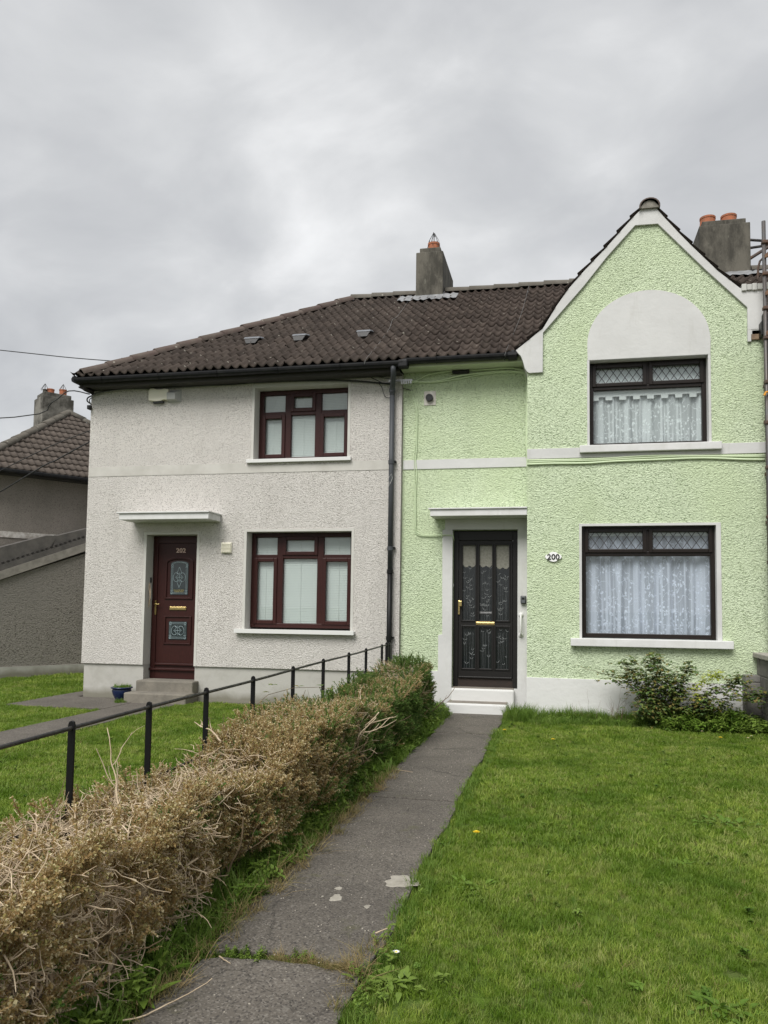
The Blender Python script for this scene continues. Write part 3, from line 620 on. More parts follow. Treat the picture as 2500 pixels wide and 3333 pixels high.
b = MB(); b.box(-5.785, -5.515, y + .006, y + .018, 1.325, 1.38); b.obj('letter_box', M_brass, door, bevel=.004)
box('letter_flap', (-5.778, -5.522, y - .004, y + .006, 1.337, 1.366), M_brass, door, bevel=.003)
b = MB(); b.box(-6.022, -5.995, y - .006, y, 1.25, 1.47); b.tube([(-6.008, y - .006, 1.412), (-6.008, y - .045, 1.412), (-5.99, y - .05, 1.410), (-5.925, y - .047, 1.408)], .008, 8); b.obj('door_handle', M_brass, door, smooth=False)
b = MB(); b.box(-6.083, -6.062, YG + .13, YG + .16, 1.73, 1.81); db = b.obj('doorbell', M_blackrub, H2, bevel=.004)
b = MB(); b.tube([(-6.078, YG + .11, 1.73), (-6.07, YG + .10, 1.64), (-6.045, YG + .09, 1.56), (-6.04, YG + .09, 1.50), (-6.06, YG + .1, 1.44), (-6.074, YG + .11, 1.38)], .007, 6)
b.tube([(-6.078, YG + .12, 1.73), (-6.05, YG + .10, 1.66), (-6.035, YG + .09, 1.58), (-6.05, YG + .1, 1.47), (-6.074, YG + .11, 1.36)], .004, 6); b.obj('loose_bell_wire', M_twig, H2)
b = MB().box(-6.085, -5.19, 10.28, 10.64, -.02, .302); b.obj('step', M_step, H2, bevel=.018)
b = MB().box(-6.11, -5.15, 10.01, 10.281, -.02, .152); b.obj('step', M_step, H2, bevel=.018)
# alarm box, extractor cowl, air vent
b = MB(); P = [(-6.095, 4.47), (-6.0, 4.45), (-5.9, 4.452), (-5.85, 4.47), (-5.79, 4.462), (-5.765, 4.50), (-5.775, 4.59), (-5.765, 4.625), (-5.85, 4.64), (-5.90, 4.628), (-5.96, 4.632), (-6.02, 4.65), (-6.08, 4.645), (-6.10, 4.60)]
al = b.plate(P, YG - .06, YG).obj('alarm_box', M_plastw, H2, bevel=.012); box('alarm_lens', (-6.02, -5.86, YG - .05, YG - .005, 4.425, 4.45), M_blackrub, al)
b = MB(); b.add([(-5.79, YG, 4.615), (-5.59, YG, 4.615), (-5.59, YG, 4.44), (-5.79, YG, 4.44), (-5.775, YG - .10, 4.555), (-5.64, YG - .10, 4.555), (-5.64, YG - .09, 4.465), (-5.775, YG - .09, 4.465)], [(0, 4, 5, 1), (0, 3, 7, 4), (1, 5, 6, 2), (4, 7, 6, 5), (3, 2, 6, 7)])
b.box(-5.80, -5.585, YG - .008, YG, 4.435, 4.62); b.obj('extractor_cowl', mat('grey_plastic_cowl', (.42, .42, .41), .5), H2)
b = MB(); b.box(-4.87, -4.71, YG - .03, YG, 2.165, 2.32)
vent = b.obj('air_vent', M_plastw, H2, bevel=.006)
for k in range(7): box('vent_louvre', (-4.862, -4.718, YG - .044, YG - .030, 2.176 + k * .0195, 2.187 + k * .0195), M_plastw, vent)
# roof
SL = math.atan(.677); rz = lambda yy: 4.80 + .677 * (yy - 10.15)
rf = MB(); RX0 = -7.10; RX1 = -2.2; A = (RX0, 10.14, rz(10.14) - .03); Bv = (RX1, 10.14, rz(10.14) - .03); Cr = (RX1, 13.47, rz(13.47) - .03); Dr = (-3.78, 13.47, rz(13.47) - .03)
E_ = (RX0, 16.8, rz(10.14) - .03); G_ = (RX1, 16.8, rz(10.14) - .03)
rf.add([A, Bv, Cr, Dr, E_, G_], [(0, 1, 2, 3), (0, 3, 4), (3, 2, 5, 4)])
roof2 = rf.obj('roof', M_deck, H2)
hipn = Vector((1, -.979, 0)).normalized()
vdir = (0, math.cos(SL), math.sin(SL)); TW, GA = .272, .298
tile_roof(roof2, (RX1 - 20 * TW, 10.12, rz(10.12) + .0), (1, 0, 0), vdir, 20, 14, TW, GA, M_tile2, clips=[((-7.03, 10.15, 0), hipn), ((0, 13.50, 0), (0, -1, 0))])
tile_roof(roof2, (-7.12, 16.8, rz(10.12)), (0, -1, 0), (math.cos(SL), 0, math.sin(SL)), 25, 14, TW, GA, M_tile2, clips=[((-7.03, 10.15, 0), -hipn), ((-3.78, 13.47, 0), (0 - 1, -1.02, 0)) if False else ((-3.78, 13.47, 0), Vector((-1.0, -1.0, 0)).normalized() * 1.0)] if False else [((-7.03, 10.15, 0), -hipn), ((-3.78, 13.47, 0), Vector((-.98, -1.02, 0)).normalized())], stuff_cols=range(30))
cap_row(roof2, (-7.04, 10.12, rz(10.12) + .035), (-3.78, 13.47, rz(13.47) + .04), .115, M_ridge, 'hip_tile', .40)
cap_row(roof2, (-3.82, 13.47, rz(13.47) + .035), (-2.62, 13.47, rz(13.47) + .035), .125, M_ridged, 'ridge_tile', .42)
# roof vents: hooded grey caps
for (vx0, vx1) in ((-4.92, -4.62), (-4.12, -3.86), (-3.09, -2.83)):
    yv = 11.08; zv = rz(yv) + .10; cx = (vx0 + vx1) / 2; hw = (vx1 - vx0) / 2 * .92
    b = MB(); T_ = [(-1, 0, .055), (1, 0, .055), (1.0, .24, .12), (-1.0, .24, .12), (-.90, .02, .088), (.90, .02, .088), (.80, .22, .15), (-.80, .22, .15)]
    b.add([(cx + hw * p, yv + q, zv + r_) for p, q, r_ in T_], [(0, 3, 2, 1), (4, 5, 6, 7), (0, 1, 5, 4), (1, 2, 6, 5), (2, 3, 7, 6), (3, 0, 4, 7)])
    v_ = b.obj('roof_vent', mat('grey_vent_plastic', (.15, .16, .175), .35), roof2, bevel=.012)
    b = MB(); T_ = [(-.55, -.03, -.03), (.55, -.03, -.03), (.8, .24, .10), (-.8, .24, .10), (-.86, .01, .054), (.86, .01, .054), (.82, .22, .11), (-.82, .22, .11)]
    b.add([(cx + hw * p, yv + q, zv + r_) for p, q, r_ in T_], [(0, 3, 2, 1), (4, 5, 6, 7), (0, 1, 5, 4), (1, 2, 6, 5), (2, 3, 7, 6), (3, 0, 4, 7)]); b.obj('vent_throat', M_blackrub, roof2)
# eaves
def gutter(house, x0, x1, y, z, M=M_blackp, r=.058):
    b = MB(); K = 8; prof = [(-r, .018), (-r, 0)] + [(r * math.cos(a), -r * .95 * abs(math.sin(a))) for a in np.linspace(math.pi, 2 * math.pi, K)][1:-1] + [(r, 0), (r, .018)]
    n = len(prof)
    for X in (x0, x1): b.v += [(X, y + p, z + q) for p, q in prof]
    b.f += [(k, k + 1, k + 1 + n, k + n) for k in range(n - 1)]
    b.f += [tuple(range(n))[::-1], tuple(range(n, 2 * n))]
    g = b.obj('gutter', M, house); s = g.modifiers.new('thick', 'SOLIDIFY'); s.thickness = .004
    k = x0 + .45
    while k < x1 - .05:
        bb = MB(); bb.tube([(k, y - r - .004, z + .02), (k, y - r - .004, z)] + [(k, y + (r + .005) * math.cos(a), z - (r + .005) * .95 * abs(math.sin(a))) for a in np.linspace(math.pi, 2 * math.pi, 8)] + [(k, y + r + .01, z + .02)], .007, 4)
        bb.obj('gutter_bracket', M, g); k += .92
    return g
gutter(H2, -7.15, -2.13, 10.13, 4.755)
b = MB(); b.box(-7.09, -2.205, 10.20, 10.225, 4.66, 4.80); b.box(-7.17, -2.205, 10.225, YG, 4.665, 4.685); b.box(-7.09, -7.0, 10.23, 16.8, 4.665, 4.70); b.box(-7.115, -7.09, 10.19, 16.8, 4.66, 4.80)
b.obj('fascia_and_soffit', M_soffd, H2)
bg_ = MB(); bg_.tube([(-7.15, 10.09, 4.755), (-7.15, 16.8, 4.755)], .055, 8); bg_.obj('side_gutter', M_blackp, H2)
bk = MB(); bk.plate([(-7.16, 4.735), (-7.15, 4.70), (-7.11, 4.655), (-7.08, 4.62), (-7.05, 4.60), (-7.05, 4.70), (-7.1, 4.74)], 10.2, 10.44); bk.obj('eaves_corner_bracket', M_soffd, H2)
# downpipe
dp = MB(); px, py = -2.335, YG - .06
dp.tube([(-2.27, 10.13, 4.72), (-2.27, 10.13, 4.66), (-2.275, 10.17, 4.61), (-2.32, 10.33, 4.50), (px, py, 4.44), (px, py, 4.38)], .037, 12)
dpo = dp.obj('downpipe', M_pipegrey, H2, smooth=True)
MB().tube([(px, py, 4.40), (px, py, 1.93)], .036, 12).obj('upper_pipe', M_pipegrey, dpo, smooth=True)
MB().tube([(px, py, 1.93), (px, py, .05)], .037, 12).obj('lower_pipe', M_black, dpo, smooth=True)
for zc in (4.45, 3.43, 2.22, 1.90, .98): MB().tube([(px, py, zc - .028), (px, py, zc + .028)], .044, 12).obj('pipe_collar', M_pipegrey if zc > 1.95 else M_black, dpo)
for zc in (3.44, 2.23, .99): box('pipe_clip', (px - .0, px + .062, py + .0, YG, zc - .012, zc + .012), M_black, dpo)
b = MB(); b.tube([(px - .03, py - .037, 3.20), (px + .01, py - .039, 3.26), (px + .025, py - .036, 3.20), (px, py - .039, 3.13), (px - .022, py - .037, 3.09), (px - .02, py - .038, 3.15)], .0025, 4); b.obj('paint_scrawl', M_plastw2, dpo)
# cables slung under the eaves
def cable(house, pts, r, M, name='cable', sub=4):
    P = [Vector(p) for p in pts]; out = []
    for i in range(len(P) - 1):
        p0, p1, p2, p3 = P[max(i - 1, 0)], P[i], P[i + 1], P[min(i + 2, len(P) - 1)]
        for k in range(sub):
            t = k / sub; out.append(.5 * ((2 * p1) + (-p0 + p2) * t + (2 * p0 - 5 * p1 + 4 * p2 - p3) * t * t + (-p0 + 3 * p1 - 3 * p2 + p3) * t ** 3))
    out.append(P[-1]); return MB().tube(out, r, 6).obj(name, M, house, smooth=True)
yc = YG - .03
cable(H2, [(-7.06, yc, 4.60), (-6.9, yc, 4.642), (-6.55, yc, 4.668), (-5.81, yc, 4.674), (-4.86, yc, 4.655), (-4.33, yc, 4.668), (-3.56, yc, 4.66), (-2.985, yc, 4.63), (-2.55, yc - .01, 4.575), (-2.37, yc - .03, 4.548)], .009, M_cabk)
cable(H2, [(-7.06, yc - .02, 4.575), (-6.9, yc - .02, 4.625), (-6.5, yc - .02, 4.655), (-5.9, yc, 4.645), (-5.0, yc, 4.655), (-4.0, yc, 4.672), (-3.1, yc, 4.665), (-2.66, yc, 4.67), (-2.38, yc - .02, 4.62)], .007, M_cabw)
cable(H2, [(-5.03, yc - .02, 4.70), (-4.3, yc - .02, 4.665), (-3.5, yc - .02, 4.64), (-2.9, yc - .02, 4.60), (-2.37, yc - .03, 4.535)], .0035, M_cabk)
cable(H2, [(-2.56, yc, 4.58), (-2.5, yc, 4.52), (-2.47, yc, 4.43), (-2.44, yc, 4.37), (-2.38, yc, 4.355), (-2.35, yc, 4.42)], .005, M_cabk)
cable(H2, [(-2.66, yc, 4.66), (-2.58, yc, 4.62), (-2.47, yc, 4.565), (-2.37, yc, 4.56)], .005, M_cabk)
cable(H2, [(-7.06, yc, 4.59), (-7.13, yc, 4.56), (-7.155, yc + .02, 4.52), (-7.13, yc + .04, 4.49), (-7.10, yc + .04, 4.47), (-7.095, yc + .03, 4.43)], .011, M_cabk)
cable(H2, [(-7.06, yc, 4.56), (-7.10, yc, 4.53), (-7.11, yc + .02, 4.50), (-7.09, yc + .03, 4.46)], .008, M_cabw)
box('cable_clamp', (-7.125, -7.075, YG - .06, YG + .03, 4.375, 4.44), M_blackrub, H2, bevel=.01)
# wire strapped across the tiles
cable(H2, [(-2.66, 13.42, rz(13.42) + .10), (-2.66, 12.9, rz(12.9) + .07), (-2.65, 12.06, rz(12.06) + .075), (-2.69, 11.9, rz(11.9) + .075), (-2.63, 11.4, rz(11.4) + .075), (-2.62, 10.6, rz(10.6) + .075), (-2.95 + .3, 10.12, 4.84), (-2.66, 10.06, 4.74)], .003, M_cabw, 'roof_wire')

# ================================================================== GREEN HOUSE (200)
H1 = thing('terraced_house', (0, 12, 0), 'pale green roughcast house with white trimmed steep gable, arch panel and dark brown windows', 'house')
DO = (-1.478, -.590, .33, 2.482)
b = MB(); b.plate([(-2.2, -.1), (-1.478, -.1), (-1.478, 2.482), (-.59, 2.482), (-.59, -.1), (-.445, -.1), (-.445, 4.78), (-2.2, 4.78)], YM, YM + .25)
b.obj('recessed_wall', M_green, H1)
UB = (.349, 1.815, 3.513, 4.652); LB = (.245, 1.882, 1.040, 2.483)
gab = [(-.447, .52), (2.47, .52), (2.47, 5.42), (2.2, 5.46), (1.62, 6.04), (1.27, 6.42), (1.17, 6.60), (1.05, 6.60), (.86, 6.42), (.55, 6.09), (.27, 5.80), (.08, 5.58), (-.08, 5.35), (-.25, 5.07), (-.447, 4.90)]
b = MB(); b.plate(gab, YB, YB + .25, holes=[rect(*UB), rect(*LB)]); b.box(-.447, -.2, YB + .25, 10.75, .52, 4.9); b.box(2.3, 2.47, YB + .25, 13.3, .52, 5.4)
b.obj('bay_wall', M_green, H1)
b = MB(); b.plate([(-.452, -.1), (2.47, -.1), (2.47, .516), (1.2, .522), (-.452, .530)], YB - .022, YB + .2); b.box(-.452, -.2, YB + .2, YM + .1, -.1, .528); b.obj('bay_plinth', M_whiteold, H1, bevel=.006)
box('wall_top_strip', (-2.19, -.45, YM - .012, YM + .01, .0 + 3.342, 3.472), M_white, H1)
H1.children
b = MB(); b.box(-.449, .226, YB - .012, YB + .01, 3.37, 3.503); b.box(.226, 1.953, YB - .012, YB + .01, 3.37, 3.42); b.box(1.953, 2.47, YB - .012, YB + .01, 3.37, 3.506); b.obj('string_course', M_white, H1, bevel=.003)
# white verge band of the gable with its kneelers
outer = [(-.598, 4.828), (-.42, 4.965), (-.241, 5.106), (-.069, 5.393), (.092, 5.62), (.281, 5.834), (.563, 6.123), (.872, 6.468), (1.04, 6.637), (1.19, 6.62), (1.285, 6.489), (1.499, 6.22), (1.632, 6.062), (1.947, 5.704), (2.2, 5.47), (2.5, 5.445)]
inner = [(2.5, 4.93), (2.282, 4.93), (2.282, 5.217), (1.789, 5.744), (1.218, 6.395), (.935, 6.398), (.578, 6.006), (.282, 5.636), (-.242, 5.045), (-.247, 4.515), (-.423, 4.512), (-.452, 4.535), (-.481, 4.585), (-.50, 4.66), (-.53, 4.745), (-.568, 4.786)]
b = MB(); b.plate((outer + inner)[::-1], YB - .035, YB + .0); 
b.plate([(-.598, 4.828), (-.568, 4.786), (-.53, 4.745), (-.50, 4.66), (-.481, 4.585), (-.449, 4.535), (-.449, 4.9), (-.5, 4.9)], YB + .0, YM); b.obj('gable_verge_band', M_white, H1, bevel=.004)
b = MB(); b.plate([(2.30, 4.87), (2.5, 4.87), (2.5, 4.93), (2.30, 4.93)], YB - .03, YB); b.plate([(2.28, 4.78), (2.32, 4.78), (2.32, 4.93), (2.28, 4.93)], YB - .035, YB + .001); b.obj('broken_kneeler_edge', M_white, H1)
for k, (a, c, d, e) in enumerate(((2.325, 2.44, 4.80, 4.925),)): box('bare_brick', (a, c, YB - .03, YB, d, e), M_brick, H1, bevel=.008)
# tympanum arch
ar = [(.33, 4.652), (.325, 4.85)] + [(1.083 + .757 * math.cos(a), 4.86 + .675 * math.sin(a)) for a in np.linspace(math.pi, 0, 33)][1:-1] + [(1.845, 4.85), (1.84, 4.652)]
b = MB(); b.plate(ar[::-1], YB - .012, YB + .002); b.obj('arch_panel', M_white, H1)
# plaster surrounds of the two bay windows
b = MB()
b.box(.322, .352, YB - .010, YB + .14, 3.50, 4.655).box(1.812, 1.842, YB - .010, YB + .14, 3.50, 4.655).box(.352, 1.812, YB - .010, YB + .14, 4.648, 4.672); b.obj('window_surround', M_white, H1); b = MB()
b.box(.217, .248, YB - .012, YB + .09, 1.04, 2.511).box(1.879, 1.934, YB - .012, YB + .09, 1.04, 2.511).box(.248, 1.879, YB - .012, YB + .09, 2.480, 2.511); b.obj('window_surround', M_white, H1)

def lattice(win, x0, x1, z0, z1, y, n=6):
    dx = (x1 - x0) / n; h = z1 - z0; b = MB()
    for k in range(-n, 2 * n + 1):
        for sgn in (1, -1):       # one diamond high and a half either way
            xa = x0 + dx * (k + .25); xb = xa + sgn * dx * (h / (dx * 1.42))
            pa, pb = Vector((xa, 0, z0)), Vector((xb, 0, z1))
            t0, t1 = 0, 1; d = pb - pa
            if abs(d.x) > 1e-6:
                ta, tb = (x0 - pa.x) / d.x, (x1 - pa.x) / d.x; t0, t1 = max(0, min(ta, tb)), min(1, max(ta, tb))
            if t1 - t0 > .03:
                p, q = pa + d * t0, pa + d * t1; nn = Vector((-d.z, 0, d.x)).normalized() * .0042
                b.add([(p.x - nn.x, y, p.z - nn.z), (q.x - nn.x, y, q.z - nn.z), (q.x + nn.x, y, q.z + nn.z), (p.x + nn.x, y, p.z + nn.z),
                       (p.x - nn.x, y - .003, p.z - nn.z), (q.x - nn.x, y - .003, q.z - nn.z), (q.x + nn.x, y - .003, q.z + nn.z), (p.x + nn.x, y - .003, p.z + nn.z)], [(4, 5, 6, 7), (0, 1, 5, 4), (2, 3, 7, 6), (1, 2, 6, 5), (3, 0, 4, 7)])
    b.obj('leaded_lattice', M_diam, win)
def drape(win, x0, x1, z0, z1, y, M, seed, amp=.016, name='net_curtain', folds=11, flare=0.0):
    r = random.Random(seed); nx, nz = 150, 14; b = MB(); ph = [r.uniform(0, 6) for _ in range(4)]; uvs = []
    for j in range(nz + 1):
        t = j / nz
        for i in range(nx + 1):
            s = i / nx; xx = x0 + (x1 - x0) * s
            a = s * folds * 2 * math.pi; wv = math.sin(a + 1.2 * math.sin(s * 9 + ph[0])) + .5 * math.sin(2.3 * a + ph[1] + t * .6) + .35 * math.sin(.37 * a + ph[2])
            xx += .012 * (1 - t) * math.sin(a * .5 + ph[3]); b.v.append((xx, y + amp * wv * (.7 + .5 * (1 - t)), z0 + (z1 - z0) * t)); uvs.append((s * (x1 - x0) * 1.5, t * (z1 - z0)))
    b.f = [(j * (nx + 1) + i, j * (nx + 1) + i + 1, (j + 1) * (nx + 1) + i + 1, (j + 1) * (nx + 1) + i) for j in range(nz) for i in range(nx)]
    me = b.mesh(name, True); uv = me.uv_layers.new(name='UVMap')
    for lp in me.loops: uv.data[lp.index].uv = uvs[lp.vertex_index]
    return place(name, me, M, win)
def window200(o, y, trans, tx, ztop_cover=0, seed=1, M=M_lace):
    x0, x1, z0, z1 = o; f = .055
    w_ = win_obj(H1, 'window', x0 + .004, x1 - .004, z0 + .012, z1 - .004, y, M_brown, f, (), .05, trans, (tx,))
    tops = [(x0 + .03, tx - .006), (tx + .006, x1 - .03)]
    for a, c in tops:
        sash(w_, a + .012, c - .0, trans + .012, z1 - .03, y, M_brown, .05); pane(w_, a + .062, c - .05, trans + .062, z1 - .08, y + .03, M_glass)
        lattice(w_, a + .062, c - .05, trans + .062, z1 - .08, y + .026)
    pane(w_, x0 + f, x1 - f, z0 + f + .01, trans - .03, y + .03, M_glass)
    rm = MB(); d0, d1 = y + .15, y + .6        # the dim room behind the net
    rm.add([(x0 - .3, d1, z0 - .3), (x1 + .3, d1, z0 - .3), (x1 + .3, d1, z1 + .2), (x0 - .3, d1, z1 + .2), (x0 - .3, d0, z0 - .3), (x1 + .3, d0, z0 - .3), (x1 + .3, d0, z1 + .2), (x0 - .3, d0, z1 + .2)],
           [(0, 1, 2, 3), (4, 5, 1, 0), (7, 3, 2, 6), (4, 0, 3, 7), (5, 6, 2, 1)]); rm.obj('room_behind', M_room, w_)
    return w_
wA = window200(UB, YB + .135, 4.315, 1.088)
wB = window200(LB, YB + .085, 2.128, 1.066)
drape(wA, .38, 1.79, 3.55, 4.30, YB + .135 + .105, M_lace, 3, folds=9)
b = MB(); P = [(.39, 4.40), (1.79, 4.40), (1.79, 4.21)]; n = 8; st = 1.40 / n
for k in range(n):                                   # tab-topped white pelmet
    xe = 1.79 - k * st; P += [(xe, 4.21), (xe - st * .5, 4.21), (xe - st * .5, 4.165), (xe - st, 4.165)]
P += [(.39, 4.21)]; P2 = []
for p in P:
    if not P2 or p != P2[-1]: P2.append(p)
b.plate(P2[::-1], YB + .135 + .06, YB + .135 + .064); b.obj('pelmet', M_plastw2, wA)
box('roller_blind', (.36, 1.80, YB + .135 + .068, YB + .135 + .07, 4.30, 4.62), mat('grey_white_blind', (.80, .82, .82), .8), wA)
drape(wB, .28, 1.86, 1.08, 2.43, YB + .085 + .115, M_lace2, 8, folds=7, amp=.02)
box('curtain_heading', (.27, 1.87, YB + .085 + .055, YB + .085 + .058, 2.36, 2.47), M_plastw2, wB)
b = MB(); b.box(.226, 1.953, YB - .075, YB + .14, 3.425, 3.52); b.obj('sill', M_whitesill, wA, bevel=.008)
b = MB(); b.box(.105, 2.052, YB - .09, YB + .09, .945, 1.044); b.obj('sill', M_whitesill, wB, bevel=.008)
# door surround, canopy, door
b = MB(); b.plate([(-1.80, -.08), (-1.478, -.08), (-1.478, 2.482), (-.59, 2.482), (-.59, -.08), (-.45, -.08), (-.45, 2.632), (-1.585, 2.632), (-1.585, 2.486), (-1.622, 2.486), (-1.618, 1.6), (-1.612, 1.045), (-1.668, 1.035), (-1.668, .545), (-1.80, .54)], YM - .016, YM + .03); b.obj('door_surround', M_white, H1, bevel=.005)
box('threshold_block', (-1.477, -.591, YM + .0, YM + .2, -.08, .326), M_white, H1)
b = MB(); b.box(-2.19, -1.80, YM - .016, YM + .02, -.08, .54); b.obj('recess_plinth', M_whiteold, H1)
b = MB(); b.box(-1.735, -.449, YB + .0, YM - .016, 2.633, 2.722); b.obj('door_canopy', M_whitesill, H1, bevel=.006)
box('canopy_top_slab', (-1.757, -.449, YB - .022, YM - .016, 2.723, 2.742), M_whitesill, H1, bevel=.004)
y = YM + .10; b = MB()
b.box(-1.476, -1.41, y, y + .08, .332, 2.48).box(-.66, -.592, y, y + .08, .332, 2.48).box(-1.41, -.66, y, y + .08, 2.345, 2.48)
d1 = b.obj('front_door', M_door, H1, bevel=.005)
b = MB(); y2 = y + .012
b.plate(rect(-1.407, -.663, .45, 2.342), y2, y2 + .05, holes=[rect(-1.36, -1.165, 1.235, 2.285), rect(-1.125, -.937, 1.235, 2.285), rect(-.898, -.705, 1.235, 2.285), rect(-1.36, -1.165, .575, 1.16), rect(-1.125, -.937, .575, 1.16), rect(-.898, -.705, .575, 1.16)])
leaf = b.obj('door_leaf', M_door, d1, bevel=.007)
b = MB()
for xa, xb in ((-1.36, -1.165), (-1.125, -.937), (-.898, -.705)):
    for za, zb in ((1.235, 2.285), (.575, 1.16)): frame_bars(b, xa - .012, xb + .012, za - .012, zb + .012, .02, y2 - .012, y2 + .02)
b.obj('glazing_bead', M_door, d1, bevel=.004)
for xa, xb in ((-1.36, -1.165), (-1.125, -.937), (-.898, -.705)):
    for za, zb in ((1.235, 2.285), (.575, 1.16)):
        box('glazed_panel', (xa, xb, y2 + .026, y2 + .032, za, zb), M_darkglass, d1)
        e = MB(); r_ = random.Random(int(xa * 1000 + za * 77))
        for q in range(5):                # etched bamboo canes with leaf sprays
            cx = xa + .025 + (xb - xa - .05) * (q + r_.uniform(.1, .9)) / 5; top = zb - .02 if za < 1 else min(zb, 1.99) - r_.uniform(0, .15); lean = r_.uniform(-.02, .02)
            pts = []; zc = za + .01; k = 0
            while zc < top: pts.append((cx + lean * (zc - za) + .003 * (k % 2), y2 + .023, zc)); zc += .07; k += 1
            if len(pts) > 1: e.tube(pts, .0012, 3, caps=False)
            for _ in range(4 if za > 1 else 2):
                zc = r_.uniform(za + .05, top); 
                for a in (r_.uniform(.3, 1.2), r_.uniform(1.9, 2.8)):
                    L = r_.uniform(.03, .055); p = Vector((cx, y2 + .024, zc)); dd = Vector((math.cos(a), 0, math.sin(a))); nn = Vector((-dd.z, 0, dd.x)) * .0035
                    q2 = p + dd * L
                    if xa < q2.x < xb and q2.z < zb: e.add([p, p + dd * L * .4 + nn, q2, p + dd * L * .4 - nn], [(0, 3, 2, 1)])
        e.obj('etched_bamboo', M_etch, d1)
        if za > 1:
            zt = zb - .002; lowz = 1.995 if xa > -1 else 2.02; nS = 5; P = [(xa + .002, zt), (xa + .002, lowz)]
            for q in range(1, nS * 4): P.append((xa + (xb - xa) * q / (nS * 4), lowz - .035 * abs(math.sin(math.pi * q / (nS * 2.0))) * (1 if q % 2 else .7) - .02 * math.sin(math.pi * q / (nS * 4))))
            P += [(xb - .002, lowz), (xb - .002, zt)]
            MB().plate(P, y2 + .0195, y2 + .0205).obj('lace_valance', M_cream, d1)
box('draught_board', (-1.41, -.66, y + .015, y + .05, .335, .448), M_kick, d1)
box('weather_bar', (-1.40, -.67, y - .012, y + .012, .452, .475), M_door, d1, bevel=.006)
b = MB(); b.box(-1.163, -.906, y2 - .008, y2, 1.176, 1.222); b.obj('letter_box', M_brass, d1, bevel=.004)
box('letter_flap', (-1.155, -.914, y2 - .014, y2 - .008, 1.186, 1.212), M_brass, d1, bevel=.003)
b = MB(); b.box(-1.413, -1.386, y - .006, y + .012, 1.315, 1.512); b.box(-1.40, -1.355, y - .05, y - .02, 1.43, 1.505); b.tube([(-1.378, y - .02, 1.465), (-1.378, y + .01, 1.465)], .012, 8); b.obj('door_handle', M_brass, d1, bevel=.005)
box('keyhole', (-1.402, -1.397, y - .0075, y - .005, 1.345, 1.362), M_blackrub, d1)
st_ = box('door_sticker', (-1.118, -.944, y2 + .017, y2 + .0185, 1.33, 1.365), mat('smoky_sticker', (.10, .10, .10), .4), d1)
text('sticker_lettering', "This is No Junk Mail", -1.031, y2 + .016, 1.348, .018, mat('sticker_print', (.5, .5, .5), .5), d1, .001, .15)
b = MB(); b.tube([(-1.485, y - .02, 1.72), (-1.472, y - .02, 1.72)], .022, 10); b.obj('bell_push', M_plastw2, H1)
# steps
def step200(x0, x1, y0, y1, z):
    b = MB().box(x0, x1, y0, y1, -.03, z - .006); s_ = b.obj('step', M_whiteold, H1, bevel=.022)
    box('tread', (x0 + .012, x1 - .012, y0 + .03, y1, z - .012, z), M_tread, s_)
step200(-1.475, -.628, 10.40, 10.61, .333); step200(-1.508, -.70, 10.14, 10.47, .165)
# number plate, key safe, grab rail, boiler flue
P = [(-.218, 2.083), (-.20, 2.11), (-.165, 2.123), (-.15, 2.14), (-.11, 2.148), (-.07, 2.14), (-.055, 2.123), (-.02, 2.11), (-.002, 2.083), (-.02, 2.056), (-.055, 2.043), (-.07, 2.026), (-.11, 2.018), (-.15, 2.026), (-.165, 2.043), (-.20, 2.056)]
pl = MB().plate(P, YB - .022, YB - .008).obj('number_plate', mat('enamel_white', (.85, .85, .84), .4), H1, bevel=.003); text('house_number', '200', -.11, YB - .0265, 2.083, .074, M_digit, pl, .004, .158)
ks = box('key_safe', (-.547, -.475, YM - .066, YM - .016, 1.475, 1.582), mat('dark_metal_case', (.03, .03, .032), .4), H1, bevel=.01); box('key_safe_front', (-.538, -.484, YM - .072, YM - .067, 1.485, 1.568), mat('steel_grey_front', (.16, .17, .18), .35, metal=.6), ks, bevel=.004); box('key_pad', (-.528, -.494, YM - .074, YM - .072, 1.53, 1.56), M_blackrub, ks)
b = MB(); gx = -.542; yo = YM - .016
b.tube([(gx, yo, 1.325), (gx, yo - .05, 1.32), (gx, yo - .068, 1.295), (gx, yo - .07, 1.19), (gx, yo - .068, 1.085), (gx, yo - .05, 1.06), (gx, yo, 1.055)], .0145, 10); b.tube([(gx, yo, 1.325), (gx, yo - .008, 1.325)], .035, 14).tube([(gx, yo, 1.055), (gx, yo - .008, 1.055)], .035, 14); b.obj('grab_rail', M_plastw2, H1, smooth=True)
fl = box('flue_plate', (-1.90, -1.733, YM - .012, YM + .002, 4.245, 4.445), mat('stained_cream_patch', (.66, .63, .58), .9, var=(.48, .45, .40), vscale=12), H1)
b = MB(); b.tube([(-1.82, YM - .012, 4.345), (-1.82, YM - .055, 4.345)], .052, 20); b.obj('flue_terminal', M_blackrub, fl); b = MB()
for k in range(4): b.box(-1.86, -1.79, YM - .060, YM - .056, 4.315 + k * .02, 4.322 + k * .02)
for rr in (.045,): b.tube([(-1.82 + rr * math.cos(a), YM - .058, 4.345 + rr * math.sin(a)) for a in np.linspace(0, 2 * math.pi, 20)], .0022, 4)
b.obj('flue_guard', mat('grey_flue_ring', (.05, .05, .05), .5), fl)
